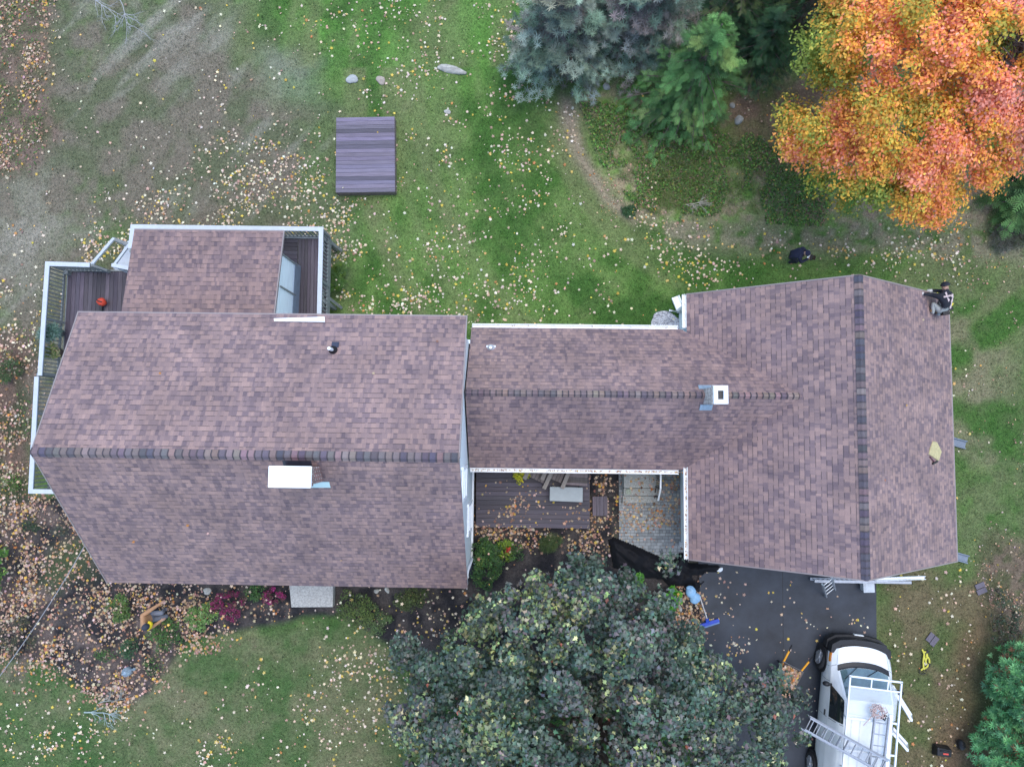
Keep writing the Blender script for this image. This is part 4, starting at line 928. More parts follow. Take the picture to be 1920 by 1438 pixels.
for k, (bx, by, h, r, lab) in enumerate(((1895, 1270, 2.6, 72, 'large green yew bush at the right edge, upper one'), (1880, 1400, 2.3, 78, 'large green yew bush in the bottom right corner'))):
    b = P(bx, by, 0); t = empty('yew_bush', b, lab, 'bush'); n = 2300; a = RNG.uniform(0, 6.283, n); rr = np.sqrt(RNG.random(n)); Rm = r/54.3
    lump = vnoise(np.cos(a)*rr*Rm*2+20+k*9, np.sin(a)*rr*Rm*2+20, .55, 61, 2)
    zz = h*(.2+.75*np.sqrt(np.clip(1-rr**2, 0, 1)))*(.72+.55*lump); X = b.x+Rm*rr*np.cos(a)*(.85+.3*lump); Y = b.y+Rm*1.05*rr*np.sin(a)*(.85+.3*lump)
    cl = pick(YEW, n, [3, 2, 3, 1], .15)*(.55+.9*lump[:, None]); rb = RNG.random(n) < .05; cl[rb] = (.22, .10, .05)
    nmv = np.stack([np.cos(a)*rr*1.1, np.sin(a)*rr*1.1, np.full(n, .8)], -1)+RNG.normal(0, .3, (n, 3))
    scatter('foliage', t_tuft(9, .085, 5, .45), np.stack([X, Y, zz], -1), nmv, .17*RNG.uniform(.7, 1.3, n), cl, FOL, t)
    mb = MB()
    for i in range(9): mb.tube([(b.x, b.y, -.05), (b.x+Rm*.7*math.cos(i*.7), b.y+Rm*.7*math.sin(i*.7), h*.75)], [.05, .012], 6)
    mb.build('stem', BARK, t)
GR = [(.06, .13, .03), (.085, .17, .04), (.04, .09, .025)]; DG = [(.035, .085, .025), (.05, .12, .03), (.09, .15, .03)]
shrub('rhododendron_bush', 'dense dark green bush at the corner of the white gable wall', 'bush', 913, 1050, 27, 48, 1.0, DG, [3, 3, 1], 2200, .085)
shrub('azalea_bush', 'small lime green bush with red tips beside the dark green bush', 'bush', 945, 1029, 15, 15, .6, [(.17, .27, .02), (.2, .3, .03), (.12, .2, .03)], None, 500, .075)
shrub('red_flower', 'red blooms on the lime green courtyard bush', 'flower', 953, 1026, 4, 7, .72, [(.5, .05, .03)], None, 46, .09, stem=True, lump=.06)
shrub('flowering_plant', 'small green leafy plant right of the red blooms', 'plant', 962, 1032, 14, 15, .4, GR, None, 260, .07)
shrub('grass_clump', 'thin green grassy clump below the courtyard deck', 'plant', 1030, 1014, 16, 15, .4, [(.09, .13, .04), (.13, .16, .06), (.06, .1, .03)], None, 320, .13, T_BLADE)
shrub('hosta_plant', 'bright lime green leafy plant beside the leaf strewn driveway', 'plant', 1253, 1122, 20, 22, .45, [(.10, .34, .03), (.13, .40, .04), (.07, .24, .03)], None, 420, .13)
shrub('hosta_plant', 'smaller bright green leafy plant showing through the dark maple', 'plant', 1195, 1086, 10, 13, .9, [(.10, .30, .04), (.13, .36, .05)], None, 200, .11)
shrub('heather_plant', 'large magenta flowering heather in the front bed', 'plant', 432, 1132, 36, 30, .5, [(.20, .018, .075), (.25, .03, .10), (.07, .05, .03), (.13, .02, .055)], [3, 2, 4, 2], 1500, .055, T_L6, lump=.1)
shrub('heather_plant', 'smaller magenta heather beside the granite doorstep', 'plant', 518, 1115, 22, 17, .42, [(.26, .018, .10), (.33, .03, .14), (.07, .06, .03), (.17, .02, .07)], [3, 2, 3, 2], 700, .055, T_L6, lump=.1)
shrub('juniper_bush', 'low green cushion bush left of the magenta heather', 'bush', 380, 1153, 27, 24, .35, [(.17, .29, .07), (.21, .34, .1), (.12, .22, .06)], None, 1300, .06)
shrub('juniper_bush', 'broad low yellow green bush right of the granite doorstep', 'bush', 668, 1140, 36, 36, .4, [(.09, .145, .035), (.13, .18, .045), (.07, .11, .03)], None, 1900, .055)
shrub('juniper_bush', 'low green bush lobe spreading towards the front lawn', 'bush', 708, 1160, 26, 28, .3, [(.09, .15, .05), (.12, .18, .06)], None, 1100, .05)
shrub('box_bush', 'rounded olive green bush at the eave left of the dark maple', 'bush', 772, 1118, 33, 20, .65, [(.075, .10, .03), (.10, .125, .04), (.05, .075, .022)], None, 1500, .06)
shrub('box_bush', 'small green bush under the eave left of the doorstep', 'bush', 484, 1106, 17, 12, .5, GR, None, 500, .06)
shrub('perennial_plant', 'leaf speckled green plant left of the kneeling worker', 'plant', 226, 1140, 19, 26, .4, [(.10, .19, .04), (.07, .14, .03), (.14, .2, .05)], None, 700, .075)
shrub('perennial_plant', 'leaf speckled green plant below the kneeling worker', 'plant', 312, 1190, 30, 32, .4, [(.07, .15, .035), (.09, .17, .04), (.05, .11, .03)], None, 1100, .07)
shrub('box_bush', 'small round dark green bush in the leaf covered bed', 'bush', 252, 1212, 16, 15, .5, [(.03, .085, .03), (.045, .11, .04)], None, 600, .06)
shrub('perennial_plant', 'sparse dark green plant beside the grey watering can', 'plant', 293, 1242, 13, 18, .3, DG, None, 260, .06)
shrub('perennial_plant', 'tiny light green plant in the middle of the leaf covered bed', 'plant', 198, 1225, 14, 12, .25, GR, None, 260, .06)
shrub('forsythia_bush', 'bright green bush cut by the left edge of the picture', 'bush', -2, 1055, 36, 52, 1.1, [(.09, .22, .03), (.13, .27, .05), (.06, .15, .03), (.2, .27, .05)], [3, 3, 3, 1], 2200, .085)
shrub('spirea_bush', 'dull olive brown bush in the bed at the left edge', 'bush', 35, 1190, 42, 36, .6, [(.07, .075, .04), (.095, .09, .05), (.05, .06, .03)], None, 1300, .06)
shrub('fern_plant', 'leafy green fern growing against the raised deck', 'plant', 626, 530, 24, 44, .8, [(.09, .18, .03), (.12, .22, .035), (.06, .12, .025)], None, 330, .32, T_SPRAY, lump=.25)
shrub('weed_patch', 'green weeds growing left of the deck railing', 'plant', 22, 690, 32, 34, .4, [(.05, .09, .03), (.07, .12, .035)], None, 900, .06)
shrub('weed_patch', 'small yellow green weeds near the lower deck corner', 'plant', 30, 905, 18, 16, .3, [(.12, .2, .04), (.08, .14, .03)], None, 330, .06)
shrub('weed_patch', 'dark weeds in the leaf litter below the lower deck corner', 'plant', 64, 985, 12, 16, .3, [(.03, .06, .025)], None, 300, .06)
shrub('weed_patch', 'grey green tuft in the litter near the roof edge', 'plant', 116, 993, 11, 9, .25, [(.09, .105, .075)], None, 200, .07, T_BLADE)
shrub('hydrangea_bush', 'sparse dark bush above the yew on the right', 'bush', 1868, 1160, 26, 62, .9, [(.035, .055, .03), (.05, .07, .04), (.08, .06, .045)], None, 1300, .075)
shrub('bramble_bush', 'grey leaved low bramble at the right edge below the maple', 'bush', 1890, 450, 45, 24, .5, [(.13, .13, .1), (.17, .165, .13), (.08, .1, .05)], None, 700, .16, T_BLADE)
shrub('spruce_seedling', 'small dark green tuft at the edge of the rough grass', 'plant', 1181, 397, 9, 7, .3, [(.045, .10, .04), (.07, .14, .05)], None, 160, .09, T_TUFT, NEEDLE)
# potted plants
def pot(px, py, z0, r, h, col, label, cols, n, leaf, tmpl=T_OVAL, rr=16, hh=.35, name='potted_plant', lump=.12):
    b = P(px, py, z0); t = empty(name, b, label, 'plant')
    mb = MB(); mb.lathe(b, [(0, 0), (r*.75, 0), (r, h), (r*1.08, h), (r*1.08, h+.03), (r*.92, h+.03), (r*.9, h-.03), (0, h-.03)], 20); mb.build('pot', pm('pot_'+name+str(px), col, .7), t)
    k = max(5, n//40); pos = []; nm = []
    for i in range(k):
        a = RNG.uniform(0, 6.28); r_ = rr/54.3*math.sqrt(RNG.uniform(0, .8)); p, q = clump_points((b.x+r_*math.cos(a), b.y+r_*math.sin(a), z0+h+hh*RNG.uniform(.4, .9)), lump, n//k); pos.append(p); nm.append(q)
    pos = np.concatenate(pos); scatter('foliage', tmpl, pos, np.concatenate(nm), leaf*RNG.uniform(.7, 1.3, len(pos)), pick(cols, len(pos), None, .15), FOL, t)
pot(978, 890, .25, .16, .25, (.05, .05, .05), 'pot of bright yellow chrysanthemums under the courtyard eave', [(.62, .56, .02), (.7, .62, .05), (.45, .45, .02), (.2, .25, .02)], 800, .055, T_L6, 14, .25)
pot(115, 625, DZ, .17, .3, (.2, .2, .2), 'potted silvery green spiky plant by the west deck railing', [(.16, .27, .22), (.24, .36, .31), (.1, .18, .13)], 260, .26, T_BLADE, 14, .35)
pot(112, 662, DZ, .2, .3, (.25, .2, .15), 'potted yellow green plant behind the spiky one on the deck', [(.11, .17, .04), (.17, .22, .06), (.08, .12, .05), (.25, .22, .12)], 700, .075, T_OVAL, 18, .35)

# ================================================================== LEAVES ON THE GROUND
dens = [  # polygon, density per square metre, softness(px)
    ([(-300, -200), (2300, -200), (2300, 1700), (-300, 1700)], 3.0, 5),
    ([(330, 330), (450, 260), (620, 200), (640, 360), (740, 330), (760, 420), (680, 460), (620, 620), (150, 480), (180, 380)], 20, 60),
    ([(600, 370), (740, 355), (760, 440), (900, 620), (640, 600), (600, 470)], 26, 50),
    ([(700, 130), (990, 0), (1050, 180), (1180, 420), (1280, 600), (720, 600), (620, 250)], 11, 60),
    ([(470, 0), (990, -20), (980, 140), (760, 190), (560, 60)], 8, 40),
    ([(1050, 420), (1200, 380), (1560, 440), (1920, 470), (1920, 540), (1700, 520), (1590, 500), (1250, 530)], 17, 40),
    ([(1040, 170), (1080, 180), (1180, 390), (1150, 420), (1060, 250)], 26, 15),
    ([(-300, -200), (110, -200), (90, 250), (60, 330), (-300, 330)], 40, 25),
    ([(-300, 500), (75, 500), (55, 930), (-300, 930)], 36, 40),
    ([(140, 440), (240, 420), (240, 490), (150, 500)], 40, 20),
    ([(-300, 925), (120, 930), (190, 1040), (205, 1100), (330, 1200), (300, 1290), (200, 1320), (-300, 1240)], 80, 30),
    ([(200, 1092), (560, 1100), (540, 1150), (350, 1200), (280, 1200)], 54, 25),
    ([(60, 1230), (200, 1250), (330, 1200), (440, 1170), (460, 1195), (340, 1240), (290, 1310), (200, 1340), (130, 1290)], 90, 14),
    ([(-300, 1230), (300, 1300), (760, 1200), (780, 1600), (-300, 1600)], 13, 30),
    ([(0, 1300), (250, 1310), (480, 1438), (0, 1438)], 18, 40),
    ([(890, 985), (1165, 985), (1160, 1040), (900, 1030)], 55, 14),
    ([(540, 1095), (880, 1095), (880, 1200), (700, 1190), (560, 1150)], 14, 14),
    ([(1105, 880), (1166, 880), (1165, 1000), (1105, 1000)], 70, 12),
    ([(1236, 880), (1290, 880), (1290, 945), (1232, 945)], 130, 10),
    ([(1165, 940), (1290, 940), (1285, 990), (1165, 990)], 150, 12),
    ([(1168, 880), (1232, 880), (1232, 943), (1168, 943)], 34, 6),
    ([(1165, 980), (1290, 980), (1290, 1040), (1165, 1040)], 22, 12),
    ([(1260, 1090), (1322, 1115), (1320, 1190), (1262, 1180)], 85, 10),
    ([(1315, 1060), (1420, 1060), (1420, 1230), (1315, 1230)], 20, 25),
    ([(1330, 1150), (1380, 1150), (1380, 1180), (1330, 1180)], 35, 8),
    ([(1420, 1080), (1640, 1080), (1640, 1200), (1480, 1300)], 6, 20),
    ([(1310, 160), (1540, 160), (1540, 400), (1320, 400)], 14, 40),
    ([(1650, 1060), (1840, 1060), (1840, 1500), (1660, 1500)], 7, 30),
    ([(1820, 1010), (2000, 990), (2000, 1180), (1850, 1180)], 36, 20),
    ([(1230, 380), (1330, 370), (1320, 430), (1240, 430)], 20, 25),
    ([(880, 880), (1110, 880), (1110, 995), (890, 995)], 9, 10),
    ([(935, 960), (960, 930), (1000, 910), (1005, 925), (960, 975)], 40, 8),
]
LC = {'pale': [(.68, .56, .38), (.72, .62, .47), (.58, .40, .28), (.48, .31, .22), (.62, .42, .13), (.60, .45, .07), (.5, .22, .07), (.35, .22, .15)],
      'rust': [(.40, .25, .15), (.46, .33, .21), (.33, .18, .11), (.55, .40, .30), (.58, .36, .07), (.5, .2, .05), (.25, .14, .09)]}
def fallen():
    X = RNG.uniform(-21.5, 21.5, 330000); Y = RNG.uniform(-14, 19, 330000); px, py = toPx(X, Y)
    ok = (px > -180) & (px < 2100) & (py > -180) & (py < 1620); X, Y, px, py = X[ok], Y[ok], px[ok], py[ok]
    D = np.zeros(len(X))
    for poly, d, s in dens: D = np.maximum(D, d*sst(-s, s, sdist(poly, px, py)))
    cl = vnoise(X+300, Y+300, .8, 71, 2); cl2 = vnoise(X+300, Y+300, 2.5, 72, 2); inb = (sdist(BED, px, py) > 0) | ((px > 1150) & (px < 1320) & (py > 860) & (py < 1210)); base_ = np.where(inb, .6, .22); D *= base_+(2.5-base_)*sst(.42, .72, cl*.65+cl2*.35)
    per = 330000/(43*33.)
    D = np.where(sdist(BED, px, py) > 0, D, D)
    D *= 1.75; keep = RNG.random(len(X)) < D/per; X, Y, px, py = X[keep], Y[keep], px[keep], py[keep]
    # not inside buildings
    inside = np.zeros(len(X), bool)
    for f_, (u0, u1, v0, v1) in ((M, (-xw, xw, ys, yn)), (Wf, (WXL, 2, -WS+.3, WN-.3)), (G, (gx0, gx1, gy0, gy1))):
        o = f_(0, 0, 0); a = f_(1, 0, 0)-o; b = f_(0, 1, 0)-o; U = (X-o.x)*a.x+(Y-o.y)*a.y; V = (X-o.x)*b.x+(Y-o.y)*b.y
        inside |= (U > u0) & (U < u1) & (V > v0) & (V < v1)
    X, Y, px, py = X[~inside], Y[~inside], px[~inside], py[~inside]
    Z = np.full(len(X), .018); Z[sdist([(1309, 1046), (1642, 1046), (1650, 1700), (1320, 1700)], px, py) > 0] = .03
    Z[sdist([(1160, 870), (1160, 1030), (1200, 1085), (1308, 1085), (1290, 870)], px, py) > 0] = .03
    dk = sdist([(893, 860), (1105, 860), (1105, 990), (893, 987)], px, py) > 0; Z[dk] = .262
    lp = sdist([(630, 220), (740, 219), (741, 361), (630, 361)], px, py); kp = (lp < 0) | (RNG.random(len(X)) < .06); Z = np.where(lp > 0, .335, Z)
    stp = (px > 1168) & (px < 1232) & (py < 943); Z = np.where(stp, np.where(py < 915, .51, np.where(py < 929, .35, .19)), Z)
    kp &= ~((sdist([(120, 508), (260, 508), (260, 600), (120, 880), (100, 880)], px, py) > 0))
    X, Y, Z, px, py = X[kp], Y[kp], Z[kp], px[kp], py[kp]; n = len(X)
    for (sx_, sy_, rx_, ry_, h_) in SHR:
        q = ((px-sx_)/rx_)**2+((py-sy_)/ry_)**2; ins_ = q < .9; up_ = ins_ & (RNG.random(n) < .16); Z[up_] = .06+h_*(.35+.65*np.sqrt(1-q[up_]))
    rust = (sdist([(-300, 400), (330, 900), (340, 1100), (620, 1100), (560, 1200), (300, 1330), (-300, 1300)], px, py) > 0) | (sdist([(880, 870), (1330, 870), (1330, 1200), (880, 1100)], px, py) > 0) | (sdist([(-300, -300), (110, -300), (90, 340), (-300, 340)], px, py) > 0) | (px > 1820) | ((py < 410) & (px > 1090))
    c = np.where(rust[:, None], pick(LC['rust'], n, [3, 3, 2, 3, 1, .5, 2], .2), pick(LC['pale'], n, [4, 4, 3, 2, 1.5, 1.5, .6, .6], .15))
    sz = (.042+.095*RNG.random(n)**1.6)*np.where(sdist(BED, px, py) > 0, 1.0, 1)*np.where((py < 410) & (px > 1090) | (px > 1820), .65, 1)
    ex = []                                  # a few on the roofs, bits of debris in the gutters
    for qx, qy in ((390, 1000), (250, 1016), (352, 985), (700, 700), (820, 640), (300, 700), (640, 1050)):
        z = 4.
        for _ in range(8): q_ = P(qx, qy, z); z = (zmn(q_.y) if q_.y > -.62 else zf(q_.y))+.02
        ex.append((*P(qx, qy, z), .09))
    for qx, qy in ((1731, 600), (1700, 760), (1660, 900)): ex.append((*onE(qx, qy, .02), .08))
    for a_, b_, k_ in ((Wf(WXL+.1, -WS-.06, WZE-.02), Wf(1.2, -WS-.06, WZE-.02), 190), (G(-GS-.06, -1.4, GZW-.03), G(-GS-.06, -GL+.1, GZW-.03), 70), (Wf(WXL+.1, WN+.06, WZE-.03), Wf(1.2, WN+.06, WZE-.03), 14)):
        for _ in range(k_): q_ = a_.lerp(b_, RNG.random()); ex.append((q_.x+RNG.normal(0, .02), q_.y+RNG.normal(0, .02), q_.z-.01, RNG.uniform(.025, .06)))
    ex = np.array(ex); X = np.r_[X, ex[:, 0]]; Y = np.r_[Y, ex[:, 1]]; Z = np.r_[Z, ex[:, 2]]; sz = np.r_[sz, ex[:, 3]]; c = np.r_[c, pick(LC['rust'], len(ex))]; n = len(X)
    o = scatter('fallen_leaves', T_LIT, np.stack([X, Y, Z], -1), RNG.normal(0, .32, (n, 3))*np.array([1, 1, 0])+np.array([0, 0, 1]), sz, c, LEAF)
    tag(o, kind='stuff'); return n
print('fallen leaves', fallen())
# rough ground cover at the wood edge
def cover():
    poly = [(1085, 190), (1200, 200), (1340, 230), (1470, 260), (1560, 380), (1540, 425), (1260, 415), (1190, 385), (1120, 300)]
    q = inpoly(poly, 17000); v = vnoise(q[:, 0]+50, q[:, 1]+50, 42, 81, 2); q = q[v > .36]
    p = Pn(q[:, 0], q[:, 1], 0); p[:, 2] = RNG.uniform(.02, .14, len(p)); n = len(p)
    o = scatter('ground_cover', T_OVAL, p, RNG.normal(0, .4, (n, 3))+np.array([0, 0, 1]), RNG.uniform(.05, .12, n), pick([(.10, .22, .04), (.15, .30, .06), (.07, .14, .035), (.25, .28, .06), (.30, .2, .13)], n, [3, 2, 3, 1, 1.2], .28), FOL); tag(o, kind='stuff')
    q = np.concatenate([inpoly([(1225, 300), (1320, 290), (1340, 340), (1290, 385), (1230, 385), (1210, 350)], 700), inpoly([(1100, 210), (1500, 280), (1500, 400), (1200, 400)], 700)]); p = Pn(q[:, 0], q[:, 1], .02); n = len(p)
    o = scatter('tall_grass', T_BLADE, p, RNG.normal(0, .25, (n, 3))+np.array([.25, .1, 1]), RNG.uniform(.16, .34, n), pick([(.15, .22, .06), (.21, .28, .085), (.26, .26, .13)], n), FOL); tag(o, kind='stuff')
    q = np.concatenate([inpoly([(-60, -60), (95, -60), (95, 250), (60, 330), (-60, 330)], 1100), inpoly([(-60, 560), (60, 560), (60, 900), (-60, 930)], 600)]); v = vnoise(q[:, 0]+50, q[:, 1]+50, 50, 83, 2); q = q[v > .5]; p = Pn(q[:, 0], q[:, 1], 0); p[:, 2] = RNG.uniform(.02, .18, len(p)); n = len(p)
    o = scatter('weeds', T_OVAL, p, RNG.normal(0, .4, (n, 3))+np.array([0, 0, 1]), RNG.uniform(.06, .12, n), pick([(.07, .15, .03), (.1, .19, .04), (.2, .22, .03)], n, [3, 2, .4]), FOL); tag(o, kind='stuff')
cover()
# short lawn blades
def lawn_blades():
    n = 120000; q = RNG.uniform([-20, -20], [1940, 1460], (n, 2)); ok = np.ones(n, bool)
    for poly in (BED, [(1309, 1000), (1645, 1000), (1660, 1700), (1320, 1700)], [(880, 860), (1310, 860), (1310, 1060), (880, 1060)], [(630, 220), (740, 219), (741, 361), (630, 361)], gp): ok &= sdist(poly, q[:, 0], q[:, 1]) < 0
    q = q[ok]; p = Pn(q[:, 0], q[:, 1], 0.)
    ins = np.zeros(len(p), bool)
    for f_, (u0, u1, v0, v1) in ((M, (-xw, xw, ys, yn)), (Wf, (WXL, 2, -WS+.3, WN-.3)), (G, (gx0, gx1, gy0, gy1))):
        o = f_(0, 0, 0); a = f_(1, 0, 0)-o; b = f_(0, 1, 0)-o; U = (p[:, 0]-o.x)*a.x+(p[:, 1]-o.y)*a.y; V = (p[:, 0]-o.x)*b.x+(p[:, 1]-o.y)*b.y; ins |= (U > u0) & (U < u1) & (V > v0) & (V < v1)
    p = p[~ins]; n = len(p)
    ix = np.clip(np.searchsorted(gx, p[:, 0]), 0, len(gx)-1); iy = np.clip(np.searchsorted(gy, p[:, 1]), 0, len(gy)-1)
    c = np.clip(gcol, 0, 1)[iy, ix]*(1+RNG.normal(0, .40, (n, 1)))*np.array([1.05, 1.12, 1.0])*1.15
    tv, tf = t_tuft(4, .07, 9, .9)
    o = scatter('grass', (tv, tf), p, RNG.normal(0, .3, (n, 3))+np.array([0, 0, 1]), RNG.uniform(.035, .075, n), c, FOL); tag(o, kind='stuff')
lawn_blades()
# ================================================================== VAN
def make_van():
    noseP = P(1605, 1192, .55); rear = P(1582, 1470, .55); d = (Vector((noseP.x, noseP.y, 0))-Vector((rear.x, rear.y, 0))).normalized()
    yaw = math.atan2(-d.x, d.y); ctr = Vector((noseP.x, noseP.y, 0))-d*2.86
    t = empty('cargo_van', ctr, 'white cargo van with a roof rack and open right doors parked on the driveway', 'van', yaw)
    ST = [  # y, half section from sill to roof centre
        (2.66, [(.88, .42), (.93, .55), (.95, .75), (.93, .92), (.86, .98), (.78, 1.02), (.45, 1.05), (0, 1.06)]),
        (2.45, [(.94, .38), (.98, .55), (1.0, .8), (.98, .98), (.91, 1.05), (.82, 1.10), (.46, 1.13), (0, 1.14)]),
        (2.24, [(.95, .36), (1.0, .55), (1.02, .85), (.995, 1.06), (.93, 1.13), (.85, 1.19), (.47, 1.23), (0, 1.24)]),
        (2.10, [(.95, .36), (1.0, .55), (1.02, .85), (.995, 1.09), (.93, 1.17), (.86, 1.25), (.47, 1.30), (0, 1.31)]),
        (1.66, [(.95, .36), (1.0, .55), (1.02, .85), (.995, 1.11), (.93, 1.42), (.82, 1.60), (.46, 1.66), (0, 1.67)]),
        (1.16, [(.95, .36), (1.0, .55), (1.02, .85), (.995, 1.12), (.91, 1.72), (.77, 1.96), (.45, 2.03), (0, 2.05)]),
        (.80, [(.95, .36), (1.0, .55), (1.02, .85), (.995, 1.12), (.91, 1.76), (.77, 2.00), (.45, 2.08), (0, 2.10)]),
        (-2.55, [(.95, .36), (1.0, .55), (1.02, .85), (.995, 1.12), (.91, 1.76), (.77, 2.00), (.45, 2.08), (0, 2.10)]),
        (-2.78, [(.93, .38), (.97, .55), (.98, .85), (.96, 1.12), (.87, 1.74), (.72, 1.95), (.42, 2.02), (0, 2.04)])]
    ST = [(y, [(x*(.985 if k < 4 else .94), z if z < 1.1 else 1.1+(z-1.1)*.78) for k, (x, z) in enumerate(sec)]) for y, sec in ST]
    yy = [s[0] for s in ST]
    def B(y, k):          # point on the right half; k is a float index along the section
        for i in range(len(ST)-1):
            if yy[i] >= y >= yy[i+1]: break
        f = (yy[i]-y)/(yy[i]-yy[i+1]); j = min(6, int(k)); g = k-j
        a, b = ST[i][1], ST[i+1][1]; q = lambda s: (s[j][0]*(1-g)+s[j+1][0]*g, s[j][1]*(1-g)+s[j+1][1]*g)
        p0, p1 = q(a), q(b); return (p0[0]*(1-f)+p1[0]*f, p0[1]*(1-f)+p1[1]*f)
    def nrm(y, k):
        a = B(y, max(0, k-.05)); b = B(y, min(7, k+.05)); v = Vector((b[1]-a[1], -(b[0]-a[0]))); v.normalize(); return v
    mb = MB(); ys_ = []
    for i in range(len(yy)-1):
        m = max(1, int((yy[i]-yy[i+1])/.22)); ys_ += [yy[i]+(yy[i+1]-yy[i])*j/m for j in range(m)]
    ys_.append(yy[-1]); ks = np.linspace(0, 7, 22); full = [(1, k) for k in ks]+[(-1, k) for k in ks[::-1][1:]]
    vs = []
    for y in ys_:
        for s_, k in full: x, z = B(y, k); vs.append((s_*x, y, z))
    m = len(full); fs = [(i*m+j, i*m+j+1, (i+1)*m+j+1, (i+1)*m+j) for i in range(len(ys_)-1) for j in range(m-1)]
    mb.add(vs, [f[::-1] for f in fs], smooth=True); mb.add(vs[:m], [tuple(range(m))]); mb.add(vs[-m:], [tuple(range(m-1, -1, -1))])
    mb.add([vs[0], vs[m-1], vs[-1], vs[-m]], [(0, 1, 2, 3)])
    body = mb.build('body', VANW, t, True)
    def patch(name, y0, y1, k0, k1, mat, sides=(1,), off=.008, nu=8, nv=5, taper=0, tapk=0, par=None):
        mb = MB()
        for s_ in sides:
            g = []
            for i in range(nu+1):
                for j in range(nv+1):
                    v = j/nv; y = y0+(y1-y0)*i/nu; y = y+(taper*v if i/nu < .5 else 0)*(1-2*i/nu)
                    k = k0+(k1-k0)*v; x, z = B(y, k); n = nrm(y, k); g.append((s_*(x+n.x*off), y, z+n.y*off))
            f = [(i*(nv+1)+j, i*(nv+1)+j+1, (i+1)*(nv+1)+j+1, (i+1)*(nv+1)+j) for i in range(nu) for j in range(nv)]
            mb.add(g, f if s_ < 0 else [q[::-1] for q in f], smooth=True)
        return mb.build(name, mat, par or t, True)
    SEAM = pm('panel_seam', (.20, .21, .22), .6)
    patch('windshield', 2.05, 1.22, 5.12, 7, SCREEN, (-1, 1), .012, 10, 8)
    patch('cowl', 2.22, 2.055, 4.9, 7, BLACK, (-1, 1), .010)
    mb = MB()
    for s_ in (.35, -.3): mb.beam((s_+.05, 2.10, 1.34), (s_-.42, 1.84, 1.535), .02, .015)
    mb.build('wiper', BLACK, t, True)
    for s_ in (-1, 1):
        patch('side_window', 1.62, .42, 3.15, 4.75, GLASS, (s_,), .010, 8, 5, -.42)
        mb = MB(); mb.blob((s_*1.16, 1.44, 1.28), (.24, .16, .2)); mb.beam((s_*.96, 1.42, 1.2), (s_*1.1, 1.42, 1.24), .06, .05); mb.build('wing_mirror', BLACK, t, True)
        patch('headlight', 2.6, 2.36, 2.55, 3.25, pm('amber_lamp' if s_ < 0 else 'clear_lamp', (.75, .26, .03) if s_ < 0 else (.6, .6, .6), .2), (s_,), .012, 3, 3)
        mb = MB(); mb.box((s_*1.015, .48, 1.0), (.03, .16, .05)); mb.build('handle', BLACK, t, True)
        for y in (2.0, -1.42):
            mb = MB(); mb.cyl((s_*.93, y, .40), .45, .2, 26, axis='X'); mb.build('wheel_arch', BLACK, t, True)
            tw = MB(); R = .375; pr = [(.24, -.12), (.33, -.13), (R, -.09), (R+.008, 0), (R, .09), (.33, .13), (.24, .12)]
            n = 28; st = math.radians(-12) if y > 0 else 0; Rm = Matrix.Rotation(st, 3, 'Z'); c = Vector((s_*.955, y, .375))
            V = [c+Rm @ Vector((w_, r*math.cos(2*math.pi*k/n), r*math.sin(2*math.pi*k/n))) for r, w_ in pr for k in range(n)]
            tw.add(V, [(i*n+k, i*n+(k+1) % n, (i+1)*n+(k+1) % n, (i+1)*n+k) for i in range(len(pr)-1) for k in range(n)], smooth=True)
            wh = tw.build('wheel', RUBBER, t, True)
            rm = MB(); ax = Rm @ Vector((s_, 0, 0)); rm.cyl(c+ax*.10, .245, .03, 24, axis=ax); rm.cyl(c+ax*.125, .075, .06, 16, axis=ax)
            for k in range(5):
                a = 2*math.pi*k/5; q = Rm @ Vector((0, math.cos(a), math.sin(a))); rm.beam(c+ax*.122+q*.06, c+ax*.122+q*.235, .07, .02, up=ax)
            rm.build('rim', pm('alloy', (.55, .56, .58), .4, .1, 5, 0, metal=.8), wh, True)
    patch('door_seam', 1.72, 1.70, .6, 3.1, SEAM, (-1,), .004, 1, 8); patch('door_seam', .38, .36, .6, 4.8, SEAM, (-1,), .004, 1, 8); patch('door_seam', 2.235, 2.22, 1.5, 4.7, SEAM, (-1, 1), .005, 1, 6)
    patch('hood_seam', 2.5, 2.25, 4.7, 4.78, SEAM, (-1, 1), .005, 6, 1); patch('body_crease', 2.3, -2.6, 2.95, 3.02, pm('crease', (.55, .58, .6), .4), (-1,), .003, 20, 1)
    for k in (5.55, 6.25): patch('roof_rib', .62, -2.5, k, k+.09, pm('rib_paint', (.60, .62, .63), .35), (-1, 1), .006, 14, 1)
    patch('roof_seam', .80, .785, 5.1, 7, SEAM, (-1, 1), .005, 1, 8)
    # bumper, grille
    mb = MB(); pts = [(-1.0, 2.42), (-.97, 2.68), (-.72, 2.84), (-.3, 2.9), (.3, 2.9), (.72, 2.84), (.97, 2.68), (1.0, 2.42)]; inn_ = [(x*.93, y-.12) for x, y in pts]
    mb.prism(pts, .40, .66); mb.prism([(x*.965, y-.07) for x, y in pts], .66, .985); o = mb.build('bumper', pm('dark_bumper', (.012, .013, .016), .5), t, True)
    mb = MB(); mb.box((0, 2.67, .86), (1.3, .08, .3)); 
    for k in range(4): mb.box((0, 2.72, .76+.07*k), (1.25, .02, .025))
    mb.build('grille', BLACK, t, True); mb = MB(); mb.box((.05, 2.91, .60), (.3, .03, .12)); mb.build('licence_plate', WHITE, t, True)
    for ch in list(t.children):
        if ch.name.split('.')[0] in ('body', 'windshield', 'cowl', 'wiper', 'headlight', 'hood_seam', 'grille', 'side_window', 'door_seam'):
            for v in ch.data.vertices: v.co.y -= .30*min(1, abs(v.co.x))**2.4*min(1, max(0, (v.co.y-.7)/1.3))
